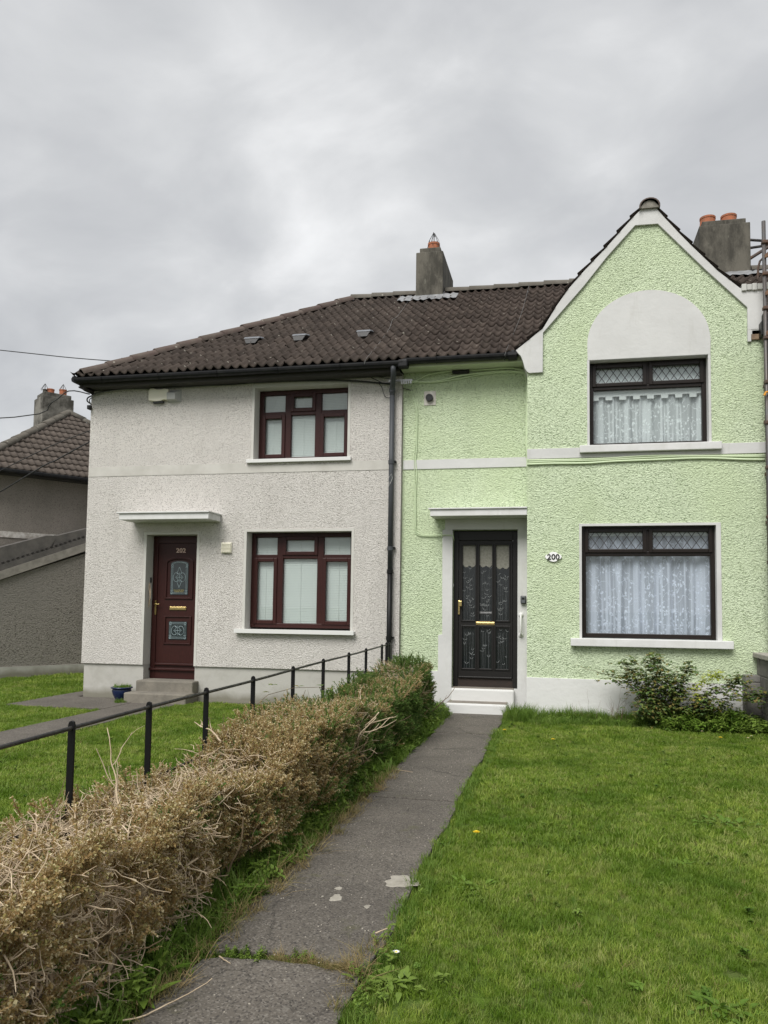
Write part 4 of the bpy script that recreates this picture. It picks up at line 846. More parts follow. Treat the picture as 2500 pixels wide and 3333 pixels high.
# eaves 200
b = MB(); b.box(-2.2, -.50, 10.205, 10.23, 4.715, 4.80); b.box(-2.2, -.46, 10.23, YM, 4.72, 4.735); b.obj('fascia_and_soffit', M_soffitg, H1)
g1 = gutter(H1, -2.12, -.62, 10.15, 4.79)
b = MB(); b.tube([(-.70, 10.15, 4.785), (-.585, 10.15, 4.785)], .068, 12); b.obj('gutter_stop_end', M_blackp, H1)
MB().box(-2.20, -2.06, 10.075, 10.205, 4.68, 4.79).obj('gutter_union', M_blackp, H1, bevel=.02)
# cables 200
y = YM - .02
cable(H1, [(-2.13, y, 4.60), (-2.02, y, 4.60), (-1.88, y, 4.665), (-1.7, y, 4.70), (-1.5, y - .01, 4.712)], .012, M_cabg)
cable(H1, [(-1.27, y, 4.71), (-1.0, y - .02, 4.705), (-.76, y - .04, 4.705), (-.6, y - .02, 4.69), (-.50, y, 4.65), (-.475, y, 4.55), (-.47, y, 4.0), (-.475, y, 3.47)], .009, M_cabg)
box('junction_box', (-1.50, -1.26, YM - .06, YM - .02, 4.665, 4.715), M_blackrub, H1, bevel=.012)
cable(H1, [(-2.12, y, 4.585), (-1.98, y, 4.583), (-1.83, y, 4.573), (-1.6, y, 4.60), (-1.415, y, 4.64), (-1.0, y, 4.672), (-.75, y, 4.675), (-.56, y, 4.655), (-.49, y, 4.60), (-.462, y, 4.3), (-.463, y, 3.6), (-.46, y, 3.3)], .014, M_cabg)
cable(H1, [(-2.0, y, 4.573), (-1.75, y, 4.566), (-1.4, y, 4.60), (-1.1, y, 4.645), (-.8, y, 4.66), (-.55, y, 4.64), (-.485, y, 4.56), (-.478, y, 4.2), (-.478, y, 3.48)], .009, M_cabg)
cable(H1, [(-2.02, y, 4.575), (-2.06, y, 4.51), (-2.085, y, 4.46), (-2.07, y, 4.40), (-2.02, y, 4.27), (-1.995, y, 4.15), (-1.995, y, 3.8), (-2.0, y, 3.6), (-2.012, y, 3.48), (-1.995, y, 3.3), (-2.005, y, 2.9), (-1.995, y, 2.52), (-1.985, y, 2.455), (-1.92, y, 2.42), (-1.79, y, 2.41), (-1.6, y - .01, 2.411), (-1.49, y - .01, 2.405), (-1.466, y, 2.38), (-1.468, y + .05, 2.34)], .0065, M_cabg)
cable(H1, [(-2.0, y, 4.56), (-2.04, y, 4.50), (-2.08, y, 4.43), (-2.03, y, 4.30), (-2.008, y, 4.1), (-2.01, y, 3.75), (-2.03, y, 3.55), (-2.02, y, 3.1), (-2.013, y, 2.6), (-2.005, y, 2.46), (-1.94, y, 2.408), (-1.8, y, 2.398), (-1.6, y - .01, 2.40)], .0045, M_cabg)
cable(H1, [(-2.2, y, 4.50), (-2.1, y, 4.47), (-2.06, y, 4.47)], .005, M_cabk)
b = MB(); b.box(-2.38, -2.04, YM - .17, YM - .15, 4.56, 4.585)
for k in range(5): b.box(-2.20 + .032 * k, -2.18 + .032 * k, YM - .175, YM - .15, 4.52, 4.56)
b.obj('cable_bracket', mat('zinc_bracket', (.45, .45, .45), .4, metal=.6), H1)
y = YB - .015
cable(H1, [(-.45, y, 3.352), (-.115, y, 3.349), (.225, y, 3.346), (.6, y, 3.352), (.95, y, 3.368), (1.22, y, 3.37), (1.8, y, 3.352), (2.46, y, 3.335)], .012, M_cabg)
cable(H1, [(-.45, y, 3.325), (-.115, y, 3.332), (.4, y, 3.33), (1.0, y, 3.345), (1.6, y, 3.352), (2.46, y, 3.32)], .011, M_cabg)
cable(H1, [(-.45, y, 3.30), (-.115, y, 3.303), (.3, y, 3.296), (.656, y, 3.311), (1.126, y, 3.318), (1.733, y, 3.325), (2.2, y, 3.295), (2.46, y, 3.285)], .014, M_cabg)
# main roof of 200
rf = MB(); rf.add([(-2.2, 10.14, rz(10.14) - .03), (3.6, 10.14, rz(10.14) - .03), (3.6, 13.47, rz(13.47) - .03), (-2.2, 13.47, rz(13.47) - .03), (-2.2, 16.8, rz(10.14) - .03), (3.6, 16.8, rz(10.14) - .03)], [(0, 1, 2, 3), (3, 2, 5, 4)])
roof1 = rf.obj('roof', M_deck, H1)
# gable roof surface from the verge profile
prof = [(-.62, 4.81)] + outer[1:9] + [(1.115, 6.70)] + outer[9:15]
def gz(x):
    return float(np.interp(x, [p[0] for p in prof], [p[1] for p in prof]))
gd = MB(); n = len(prof)
for yy in (YB + .002, 13.0): gd.v += [(p[0], yy, p[1] - .012) for p in prof]
gd.f = [(k, k + 1, k + 1 + n, k + n) for k in range(n - 1)]; gd.obj('gable_roof_underlay', M_deck, roof1)
lv = Vector((.94, 0, 1.09)).normalized()
# main slope tiles, stopping against the gable roof
tile_roof(roof1, (-2.2, 10.12, rz(10.12)), (1, 0, 0), vdir, 9, 14, TW, GA, M_tile, clips=[((0, 13.50, 0), (0, -1, 0)), ((-.56, 10.12, 4.80), Vector((-1.02, .10 + .36, .0 + .12)).normalized())])
# gable tiles: courses climb each side in short lengths, like the verge profile
def gable_side(xs_, side):
    pts = [Vector((x, 0, gz(x))) for x in xs_]
    segs = list(zip(pts[:-1], pts[1:])); me = tile_mesh(.27, .30, .018, 2, .034 if side < 0 else .026, .022)
    bulk = MB()
    for a, c in segs:
        d = (c - a); L = d.length; v = d.normalized(); u = Vector((0, -1, 0)) if side < 0 else Vector((0, 1, 0)); nrm = u.cross(v)
        if nrm.z < 0: nrm = -nrm; 
        tm = me.copy(); s = L * 1.16 / .30
        cols = 10
        for k in range(cols):
            y0 = (YB - .055) + .27 * k + (.27 if side < 0 else 0)
            mw = Matrix.Translation(Vector((a.x, y0, a.z)) + nrm * -.004) @ Matrix((u, v * s, nrm)).transposed().to_4x4()
            if k < 3: place('tile', me, M_tile, roof1, mw=mw)
            else:
                bulk.add([mw @ p.co for p in me.vertices], [tuple(f.vertices) for f in me.polygons])
    me.materials.append(M_tile) if not me.materials else None
    bulk.obj('tiles', M_tile, roof1, smooth=True, kind='stuff')
gable_side(list(np.linspace(-.60, 1.06, 11)), -1); gable_side(list(np.linspace(2.22, 1.16, 8)), 1)
cap_row(roof1, (1.112, YB - .10, 6.60), (1.112, 12.9, 6.66), .125, M_ridge, 'ridge_tile', .42, squash=.85)
MB().plate([(.98, 6.60), (1.24, 6.60), (1.17, 6.68), (1.112, 6.70), (1.05, 6.68)], YB - .07, YB - .03).obj('mortar_bedding', mat('dirty_mortar', (.30, .28, .24), .95, var=(.15, .14, .12), vscale=15), roof1)
cap_row(roof1, (-2.06, 13.47, rz(13.47) + .035), (1.0, 13.47, rz(13.47) + .035), .125, M_ridged, 'ridge_tile', .42)
cable(H1, [(-.56, 13.4, rz(13.4) + .13), (-.60, 12.2, rz(12.2) + .075), (-.64, 11.3, rz(11.3) + .075), (-.73, 10.1, rz(10.1) + .06), (-.73, 10.07, 4.74)], .0025, M_cabw, 'roof_wire')
# painted tile edges right of the gable
for k in range(6): box('verge_tile', (2.215 + k * .062, 2.273 + k * .062, YB - .06, YB + .12, 5.425 + .006 * (k % 2), 5.505 + .008 * ((k + 1) % 2)), mat('white_splashed_tile', (.55, .55, .52), .8, objvar=.15), roof1, bevel=.006)
def flashing(parent, x0, x1, yb, name='lead_flashing'):
    b = MB(); nx, ny = 22, 6; vs_ = []
    for j in range(ny + 1):
        for i in range(nx + 1):
            x = x0 + (x1 - x0) * i / nx; yy = yb - .24 + .30 * j / ny + .03 * math.sin(i * 1.1 + 1) * (1 - j / ny)
            vs_.append((x, yy, rz(yy) + .10 + .010 * math.sin(x * 46) + .006 * math.sin(i * 2.3 + j)))
    b.add(vs_, [(j * (nx + 1) + i, j * (nx + 1) + i + 1, (j + 1) * (nx + 1) + i + 1, (j + 1) * (nx + 1) + i) for j in range(ny) for i in range(nx)])
    o = b.obj(name, M_lead, parent, smooth=True); return o
def chimney(parent, x0, x1, y0, y1, zt, M, pots, zb=6.2, guard=(), inset=.055, led=.10):
    b = MB(); b.box(x0, x1, y0, y1, zb, zt - led); b.box(x0 + inset, x1 - inset, y0 + inset, y1 - inset, zt - led, zt)
    c = b.obj('chimney', M, parent, bevel=.012)
    for k, (px_, py_, r, h) in enumerate(pots):
        MB().lathe((px_, py_, zt - .03), [(r * 1.08, 0), (r * 1.02, h * .4), (r, h * .75), (r * 1.06, h * .8), (r * 1.06, h), (r * .8, h), (r * .8, h * .3)], 18).obj('chimney_pot', M_terra, c, smooth=False)
        if k in guard:
            g = MB(); 
            for a in np.linspace(0, 2 * math.pi, 9)[:-1]:
                g.tube([(px_ + r * 1.1 * math.cos(a), py_ + r * 1.1 * math.sin(a), zt + h - .10), (px_ + r * .85 * math.cos(a), py_ + r * .85 * math.sin(a), zt + h + .03), (px_ + .012 * math.cos(a), py_ + .012 * math.sin(a), zt + h + .17)], .005, 4)
            g.tube([(px_ + .02, py_, zt + h + .10), (px_ - .01, py_, zt + h + .19)], .008, 4); g.obj('bird_guard', M_rail, c)
    return c
chimney(roof1, -2.565, -2.075, 13.2, 14.5, 7.87, M_chim, [(-2.28, 13.42, .105, .17), (-2.28, 14.1, .105, .17)], guard=(0,))
flashing(roof1, -2.86, -1.80, 13.2)
b = MB(); b.box(-2.575, -2.065, 13.185, 13.4, 6.86, 6.97); b.add([(-2.066, 13.2, 6.84), (-2.066, 13.52, 7.06), (-2.066, 13.52, 7.22), (-2.066, 13.2, 6.98), (-2.06, 13.2, 6.84), (-2.06, 13.52, 7.06), (-2.06, 13.52, 7.22), (-2.06, 13.2, 6.98)], [(0, 3, 2, 1), (4, 5, 6, 7), (0, 1, 5, 4), (3, 7, 6, 2), (0, 4, 7, 3), (1, 2, 6, 5)]); b.obj('apron_flashing', M_lead, roof1)
chimney(roof1, 2.285, 3.095, 13.38, 14.6, 8.02, M_chim, [(2.46, 13.6, .125, .16), (2.80, 13.6, .125, .16)])
flashing(roof1, 2.1, 3.4, 13.38)
b = MB(); b.add([(2.35, 10.4, 5.35), (3.0, 10.4, 5.35), (3.0, 13.1, 6.78), (2.35, 13.1, 6.78)], [(0, 1, 2, 3)]); 
tile_roof(roof1, (2.2, 10.12, rz(10.12)), (1, 0, 0), vdir, 5, 13, TW, GA, M_tile, stuff_cols=range(9), clips=[((0, 10.9, 0), (0, 1, 0))])

# ================================================================== NEIGHBOUR ON THE RIGHT, SCAFFOLD, BLOCK WALL
H3 = thing('terraced_house', (4.5, 12, 0), 'pinkish pebbledashed house edge behind scaffolding at the right of the green house', 'house')
b = MB(); b.box(2.472, 7.5, YB + .02, YB + .25, -.1, 4.9); b.box(7.25, 7.5, YB + .25, 16.8, -.1, 4.9); b.obj('wall', M_pink, H3)
b = MB(); b.add([(3.62, 10.0, 4.72), (7.6, 10.0, 4.72), (7.6, 13.47, 7.05), (3.62, 13.47, 7.05), (3.62, 16.8, 4.72), (7.6, 16.8, 4.72)], [(0, 1, 2, 3), (3, 2, 5, 4)]); r3 = b.obj('roof', M_tile, H3)
cap_row(r3, (3.1, 13.47, rz(13.47) + .035), (7.0, 13.47, rz(13.47) + .035), .125, M_ridged, 'ridge_tile', .42)
box('black_hopper', (2.41, 2.50, YB - .16, YB - .02, 4.81, 4.99), M_blackrub, H3, bevel=.01)
box('broken_fascia_end', (2.44, 2.60, YB - .12, YB - .04, 5.0, 5.10), M_soffd, H3, bevel=.015)
SF = thing('scaffold', (2.7, 9.6, 0), 'rusty tube and board scaffold standing at the far right edge beside the green house', 'scaffold')
b = MB(); b.tube([(2.446, 9.9, 0), (2.442, 9.9, 6.22)], .024, 10); pole = b.obj('upright', M_galv, SF, smooth=True)
MB().tube([(2.62, 9.9, 0), (2.62, 9.9, 6.6)], .024, 10).obj('upright', M_galv, SF, smooth=True)
MB().tube([(4.2, 9.0, 0), (4.2, 9.0, 6.3)], .024, 10).obj('upright', M_galv, SF, smooth=True); MB().tube([(2.75, 9.0, 0), (2.75, 9.0, 6.3)], .024, 10).obj('upright', M_galv, SF, smooth=True)
for zc in (5.83, 5.36, 4.86): MB().add([(2.44, 9.86, zc - .05), (2.9, 9.7, zc + .32), (2.9, 9.9, zc + .34), (2.44, 9.94, zc - .03), (2.44, 9.86, zc - .09), (2.9, 9.7, zc + .02), (2.9, 9.9, zc + .04), (2.44, 9.94, zc - .07)], [(0, 1, 2, 3), (4, 7, 6, 5), (0, 4, 5, 1), (1, 5, 6, 2), (3, 2, 6, 7), (0, 3, 7, 4)]).obj('angled_board', M_boards, SF)
for zc in (5.95, 5.55, 5.12, 4.75, 4.2, 3.7, 3.15, 2.55, 2.0): MB().box(2.415, 2.52, 9.86, 9.94, zc - .022, zc + .022).obj('coupler', M_rust, SF, bevel=.01)
MB().tube([(4.2, 15, 8.24), (2.9, 15, 8.44)], .024, 8).obj('brace', M_rail, SF); MB().tube([(4.2, 15, 8.26), (2.9, 15, 8.155)], .024, 8).obj('brace', M_rail, SF); MB().tube([(4.2, 15, 0), (4.2, 15, 9.0)], .024, 8).obj('upright', M_galv, SF)
MB().tube([(4.2, 15, 8.45), (2.9, 15, 7.66)], .030, 8).obj('brace', M_rust, SF)
MB().tube([(2.44, 9.93, 5.77), (2.405, 9.95, 5.74), (2.385, 9.96, 5.66), (2.38, 9.96, 5.52)], .014, 6).obj('hook', M_rust, SF)
MB().box(2.48, 5, 9.2, 9.88, 3.0, 3.04).obj('board', M_boards, SF); MB().box(2.48, 5, 9.2, 9.88, 4.9, 4.94).obj('board', M_boards, SF)
MB().box(2.476, 2.50, 9.90, 9.94, 3.25, 4.75).obj('debris_net', M_tarp, SF); 
b = MB(); b.tube([(2.40, 9.84, 4.02), (2.42, 9.84, 4.06), (2.47, 9.84, 4.07), (2.52, 9.84, 4.02)], .014, 6); b.obj('orange_strap', mat('orange_webbing', (.65, .28, .02), .6), SF)
MB().tube([(2.49, 10.02, 0), (2.49, 10.02, 4.8)], .035, 10).obj('downpipe', M_blackp, H3, smooth=True)
for zc in (4.2, 3.75, 3.1, 2.5): MB().box(2.45, 2.52, 9.97, 10.1, zc - .02, zc + .02).obj('pipe_bracket', M_rust, H3)

BW = thing('garden_wall', (2.42, 8.5, 0), 'low grey concrete block wall with pale coping running out from the green house', 'wall')
box('mortar_bed', (2.332, 2.508, 6.012, 10.08, -.1, .85), M_mortar, BW)
zc = 0.0; row = 0
while zc < .80:
    h = .205; yy = 6.0 + (0 if row % 2 else .22)
    yy -= .44
    while yy < 10.09:
        a, c = max(yy, 6.0), min(yy + .43, 10.09)
        if c - a > .04: box('block', (2.322 + random.uniform(-.002, .002), 2.518, a, c, zc - (.1 if row == 0 else 0), min(zc + h, .852)), M_block, BW, bevel=.006)
        yy += .44
    zc += .215; row += 1
yy = 6.0
while yy < 10.1: box('coping_slab', (2.275, 2.565, yy, min(yy + .596, 10.10), .853, .912), M_coping, BW, bevel=.008); yy += .6
zc = 0; 
box('pier_mortar', (2.158, 2.322, 9.915, 10.09, -.1, .63), M_mortar, BW)
for k, (a, c) in enumerate(((-.1, .165), (.175, .395), (.405, .56), (.568, .645))): box('pier_block', (2.15, 2.32, 9.905, 10.09, a, c), M_block, BW, bevel=.008)

# ================================================================== FAR LEFT HOUSE, turned 36 degrees
A36 = math.radians(36); dd_ = Vector((math.sin(A36), math.cos(A36), 0)); nn_ = Vector((math.cos(A36), -math.sin(A36), 0)); P1 = Vector((-9.994, 12.879, 0))
def TB(d, n, z): p = P1 + dd_ * d + nn_ * n; return (p.x, p.y, z)
TBp = lambda x, y_, z: TB(x, -y_, z)         # plate coords: x along, y into the house
H4 = thing('detached_house', TB(1.5, -2, 0), 'dark pebbledashed house with brown hipped roof and lean-to shed, far left behind the grey house', 'house')
b = MB(); b.plate(rect(-.6, 4.2, -.1, 4.08), 1.0, 1.25, T=TBp); b.plate(rect(-.6, 4.2, -.1, 4.08), 6.0, 6.2, T=TBp); b.obj('main_wall', M_dash2, H4)
MB().plate(rect(-.6, 4.2, 2.70, 2.82), .985, 1.01, T=TBp).obj('peeling_string_course', M_peel, H4)
MB().plate([(-3, .20), (3.2, .20), (3.2, 3.2), (-3, .85)], 0, .22, T=TBp).obj('lean_to_wall', M_dash, H4)
MB().plate([(-3, -.15), (3.2, -.15), (3.2, .205), (-3, .205)], -.02, .22, T=TBp).obj('lean_to_plinth', M_cement, H4)
vz = lambda d: 2.01 + .405 * d
MB().plate([(-3, vz(-3)), (3.2, vz(3.2)), (3.2, vz(3.2) + .16), (-3, vz(-3) + .16)], -.05, .0, T=TBp).obj('verge_board', M_verge, H4)
MB().plate([(-3, vz(-3) + .162), (3.2, vz(3.2) + .162), (3.2, vz(3.2) + .27), (-3, vz(-3) + .27)], -.03, .9, T=TBp).obj('roof_edge_board', M_asb, H4)
b = MB()
for k in range(30):
    for j in range(3):
        d0 = -1.2 + k * .085 + .04 * j; z0 = vz(d0) + .30 + .035 * j
        b.plate([(d0, z0), (d0 + .045, z0 + .018), (d0 + .045, z0 + .036), (d0, z0 + .018)], -.02 + .10 * j, .35 + .1 * j, T=TBp)
b.obj('corrugated_edge', mat('dark_corrugation', (.035, .032, .03), .9), H4)
MB().plate([(-3, vz(-3) + .27), (.45, vz(.45) + .27), (.55, 2.72), (.35, 2.71), (-3, 1.55)], -.0, .9, T=TBp).obj('lean_to_roof', M_asb, H4)
MB().plate([(.40, vz(.4) + .28), (3.2, vz(3.2) + .18), (3.2, 3.6), (.55, 2.72)], .0, .9, T=TBp).obj('lean_to_roof', M_asb, H4)
# hipped roof: eaves line at n=-.7
pB = math.radians(36); sB = math.tan(pB); eaz = 4.02; ap = TB(1.8, -3.39, eaz + (3.39 - .7) * sB); aL = TB(1.8 - 2.69, -.7, eaz); aR = TB(1.8 + 2.69, -.7, eaz)
bk1 = TB(1.8 - 2.69, -9, eaz); bk2 = TB(1.8 + 2.69, -9, eaz); ap2 = TB(1.8, -6.5, ap[2])
rb = MB(); rb.add([aL, aR, ap, bk1, bk2, ap2], [(0, 1, 2), (0, 2, 5, 3), (1, 4, 5, 2), (3, 5, 4)]); roof4 = rb.obj('roof', M_deck, H4)
vB = (-nn_ * math.cos(pB) + Vector((0, 0, math.sin(pB)))); e2 = -nn_
tile_roof(roof4, Vector(aL) - Vector((0, 0, .005)), dd_, vB, 20, 13, .27, .262, M_tileB, clips=[(aL, (dd_ * 1 + nn_ * 1).normalized()), (aR, (-dd_ + nn_).normalized())], depth=.022)
cap_row(roof4, Vector(aL) + Vector((0, 0, .02)), Vector(ap) + Vector((0, 0, .02)), .10, M_ridged, 'hip_tile', .42); cap_row(roof4, Vector(aR) + Vector((0, 0, .02)), Vector(ap) + Vector((0, 0, .02)), .10, M_ridged, 'hip_tile', .42)
MB().plate(rect(-.9, 4.5, 3.955, 4.03), .62, .74, T=TBp).obj('gutter', M_blackp, H4, bevel=.02)
MB().plate(rect(-.9, 4.5, 3.94, 4.03), .75, .99, T=TBp).obj('fascia', M_soffd, H4)
# its chimney, behind the left hip
def chB(u0, u1, n0, n1, z0, z1): return [TB(u0, n0, z0), TB(u1, n0, z0), TB(u1, n1, z0), TB(u0, n1, z0), TB(u0, n0, z1), TB(u1, n0, z1), TB(u1, n1, z1), TB(u0, n1, z1)]
BX = [(0, 3, 2, 1), (4, 5, 6, 7), (0, 1, 5, 4), (1, 2, 6, 5), (2, 3, 7, 6), (3, 0, 4, 7)]
MRK = 'far_chimney'
b = MB(); b.add(chB(1.24, 1.96, -3.55, -4.20, 4.6, 6.36), BX); b.add(chB(1.285, 1.915, -3.60, -4.15, 6.36, 6.47), BX); c4 = b.obj('chimney', M_chim2, roof4, bevel=.01)
for u, g_ in ((1.34, False), (1.47, True), (1.76, True)):
    p = TB(u, -3.75, 6.45); r = .085 if g_ else .05; h = (.17 if u > 1.6 else .13) if g_ else .10
    MB().lathe(p, [(r, 0), (r, h * .8), (r * 1.07, h * .82), (r * 1.07, h), (r * .8, h), (r * .8, .05)], 14).obj('chimney_pot', M_terra if u > 1.4 else M_chim2, c4)
for u in (1.34, 1.76):
    p = TB(u, -3.75, 6.45 + (.17 if u > 1.6 else .10)); g = MB()
    for a in np.linspace(0, 2 * math.pi, 7)[:-1]: g.tube([(p[0] + .10 * math.cos(a), p[1] + .10 * math.sin(a), p[2] - .02), (p[0] + .004 * math.cos(a), p[1] + .004 * math.sin(a), p[2] + .14)], .005, 4)
    g.obj('bird_guard', M_rail, c4)
# overhead lines coming in from the left
for nm, pts, r, lb in (('overhead_wire', [(-14, 12, 6.6), (-9.61, 12, 5.935), (-8.5, 12, 5.77), (-7.44, 12, 5.64), (-6.2, 12, 5.5)], .008, 'thin wire crossing the sky to the hip of the grey house roof'),
                       ('overhead_wire', [(-14, 11.3, 4.55), (-9.2, 11.4, 4.58), (-8.2, 11.0, 4.68), (-7.6, 10.6, 4.74), (-7.12, 10.43, 4.62)], .009, 'sagging wire in front of the far chimney, reaching the grey house eaves'),
                       ('overhead_wire', [(-14, 12, 2.0), (-9.51, 12, 3.956), (-8.17, 12, 4.44), (-7.2, 12, 4.75)], .008, 'upper black cable crossing in front of the far brown roof'),
                       ('overhead_wire', [(-14, 12, 1.2), (-9.496, 12, 3.611), (-8.82, 12, 3.93), (-8.162, 12, 4.24), (-7.2, 12, 4.62)], .012, 'lower thicker cable crossing in front of the far brown roof')):
    c_ = cable(None, pts, r, M_cabk, nm); tag(c_, lb, 'wire', 'wires at the left of the houses')

# ================================================================== RAILING
FN = thing('iron_railing', (-2.2, 6.5, 0), 'black iron railing of posts and round rails between the two front gardens', 'railing')
fx = lambda yy: -2.10 - .0265 * (yy - 3.0)
posts = [2.3, 3.045, 3.72, 4.42, 5.20, 6.10, 7.0, 7.98, 8.80, 9.72, 10.2]
for yy in posts:
    x = fx(yy); top = .905 + (.004 * (yy - 3)); b = MB(); wv = .0160; dep = .006 if yy < 10.1 else .02
    b.plate([(x - wv, -.1), (x + wv, -.1), (x + wv, top - .02), (x + wv * .75, top - .006), (x, top), (x - wv * .75, top - .006), (x - wv, top - .02)], yy - dep, yy + dep); b.obj('post', M_black, FN, bevel=.002)
rr_ = [(fx(t), t, .872 + .0045 * (t - 3) + .003 * math.sin(t * 2.1)) for t in np.linspace(1.6, 10.3, 30)]
MB().tube(rr_, .0098, 8).obj('rail', M_rail, FN, smooth=True)
MB().tube([(fx(t), t, .50) for t in np.linspace(1.6, 10.3, 12)], .0085, 6).obj('rail', M_rail, FN, smooth=True)
x = fx(10.05); MB().plate([(x - .02, -.1), (x + .02, -.1), (x + .02, .93), (x, .945), (x - .02, .93)], 10.03, 10.05).obj('post', M_black, FN)

# ================================================================== POTS
PT = thing('plant_pot', (-6.26, 10.21, 0.016), 'cobalt blue glazed pot with a little grass beside the grey house steps', 'pot')
MB().lathe((-6.26, 10.21, .016), [(.075, 0), (.085, .01), (.125, .09), (.137, .14), (.128, .165), (.128, .17)], 24).obj('pot_body', M_bluepot, PT, smooth=True)
MB().lathe((-6.26, 10.21, .185), [(.130, 0), (.152, .005), (.155, .016), (.146, .024), (.135, .024), (.13, -.01)], 24).obj('pot_rim', M_bluepot, PT, smooth=True)
MB().lathe((-6.26, 10.21, .186), [(.131, 0), (.131, .018)], 20).obj('soil', M_potrim, PT)
PT2 = thing('plant_pot', (-2.87, 10.18, 0), 'small terracotta pot of green leaves behind the railing', 'pot')
MB().lathe((-2.87, 10.18, 0), [(.06, 0), (.08, .22), (.08, .225)], 18).obj('pot_body', M_terra, PT2, smooth=True); MB().lathe((-2.87, 10.18, .225), [(.088, 0), (.094, .05), (.082, .052), (.078, .03)], 18).obj('pot_rim', M_terra, PT2); MB().lathe((-2.87, 10.18, .20), [(.077, 0), (.077, .062)], 14).obj('soil', M_soil, PT2)

# ================================================================== VEGETATION
def leaf(b, p, d, L, w_, up=None, fold=.25, droop=.0, tone=0.0, seg=1):
    """a folded leaf blade: two or more quads sharing a midrib"""
    d = Vector(d).normalized(); up = Vector(up or (0, 0, 1)); s = d.cross(up)
    if s.length < .1: s = d.cross(Vector((1, 0, 0)))
    s.normalize(); n = s.cross(d); p = Vector(p); k = len(b.v); f0 = len(b.f)
    if seg == 1:
        b.v += [tuple(q) for q in (p, p + d * L * .45 - s * w_ / 2 + n * w_ * fold, p + d * L * .45, p + d * L * .45 + s * w_ / 2 + n * w_ * fold, p + d * L - n * droop * L)]
        b.f += [(k, k + 2, k + 1), (k, k + 3, k + 2), (k + 1, k + 2, k + 4), (k + 2, k + 3, k + 4)]
    else:
        for i in range(seg + 1):
            t = i / seg; ww = w_ * math.sin(math.pi * min(.97, max(.08, t ** .8))) / 2; c = p + d * L * t - n * droop * L * t * t + Vector((0, 0, 0))
            b.v += [tuple(c - s * ww + n * ww * fold), tuple(c), tuple(c + s * ww + n * ww * fold)]
        for i in range(seg):
            a = k + 3 * i; b.f += [(a, a + 1, a + 4, a + 3), (a + 1, a + 2, a + 5, a + 4)]
    b.tone += [tone] * (len(b.f) - f0)
def tone_mesh(b, name):
    me = b.mesh(name, False); at = me.attributes.new('tone', 'FLOAT', 'FACE')
    tn = b.tone + [0.0] * (len(me.polygons) - len(b.tone)); at.data.foreach_set('value', tn[:len(me.polygons)]); return me
def variants(prefix, n, fn, M):
    """source clumps kept in a collection of their own for the scatter below"""
    c = D.collections.new(prefix); 
    for k in range(n):
        me = fn(random.Random(k * 31 + len(prefix))); me.materials.append(M); o = D.objects.new('%s_%02d' % (prefix, k), me); c.objects.link(o)
    return c, n
def scatter(name, P, rot, scl, idx, src, parent=None, **kw):
    me = D.meshes.new(name); me.from_pydata([tuple(p) for p in P], [], [])
    for an, ty, val in (('rot', 'FLOAT_VECTOR', rot), ('scl', 'FLOAT', scl), ('idx', 'INT', idx)):
        at = me.attributes.new(an, ty, 'POINT'); at.data.foreach_set('vector' if ty == 'FLOAT_VECTOR' else 'value', np.ascontiguousarray(val, dtype=np.int32 if ty == 'INT' else np.float32).ravel())
    o = place(name, me, None, parent, **kw)
    g = D.node_groups.new(name + '_scatter', 'GeometryNodeTree'); g.interface.new_socket('Geometry', in_out='INPUT', socket_type='NodeSocketGeometry'); g.interface.new_socket('Geometry', in_out='OUTPUT', socket_type='NodeSocketGeometry')
    gi, go = g.nodes.new('NodeGroupInput'), g.nodes.new('NodeGroupOutput'); iop = g.nodes.new('GeometryNodeInstanceOnPoints'); ci = g.nodes.new('GeometryNodeCollectionInfo')
    ci.inputs['Collection'].default_value = src; ci.inputs['Separate Children'].default_value = True; ci.inputs['Reset Children'].default_value = True; iop.inputs['Pick Instance'].default_value = True
    def na(nm, ty):
        n = g.nodes.new('GeometryNodeInputNamedAttribute'); n.data_type = ty; n.inputs['Name'].default_value = nm; return [s for s in n.outputs if s.enabled][0]
    g.links.new(gi.outputs[0], iop.inputs['Points']); g.links.new(ci.outputs[0], iop.inputs['Instance'])
    g.links.new(na('rot', 'FLOAT_VECTOR'), iop.inputs['Rotation']); g.links.new(na('scl', 'FLOAT'), iop.inputs['Scale']); g.links.new(na('idx', 'INT'), iop.inputs['Instance Index'])
    g.links.new(iop.outputs[0], go.inputs[0]); md = o.modifiers.new('scatter', 'NODES'); md.node_group = g
    return o

def tuft(rad, hmin, hmax, n, w_, lean):
    def f(r):
        b = MB()
        for _ in range(n):
            a = r.uniform(0, 6.28); q = rad * math.sqrt(r.random()); p = Vector((q * math.cos(a), q * math.sin(a), -.004)); h = r.uniform(hmin, hmax)
            la = r.uniform(0, 6.28); lv_ = r.uniform(.15, 1) * lean * h; d = Vector((math.cos(la) * lv_, math.sin(la) * lv_, 0)); s = Vector((-math.sin(la + r.uniform(-1, 1)), math.cos(la), 0)).normalized() * w_ / 2
            m1 = p + Vector((0, 0, h * .55)) + d * .35; t_ = p + Vector((0, 0, h * r.uniform(.85, 1))) + d; k = len(b.v)
            b.v += [tuple(x) for x in (p - s, p + s, m1 + s * .85, m1 - s * .85, t_)]; b.f += [(k, k + 1, k + 2, k + 3), (k + 3, k + 2, k + 4)]; b.tone += [0, 0]
        return tone_mesh(b, 'tuft')
    return f
c_near, nk = variants('grass_tuft', 6, tuft(.036, .014, .038, 36, .0030, .9), M_grass)
c_far, _ = variants('grass_tuft_far', 6, tuft(.055, .016, .040, 38, .0048, .9), M_grass)
c_long, _ = variants('long_grass', 6, tuft(.03, .08, .20, 22, .0045, .7), M_grassd)
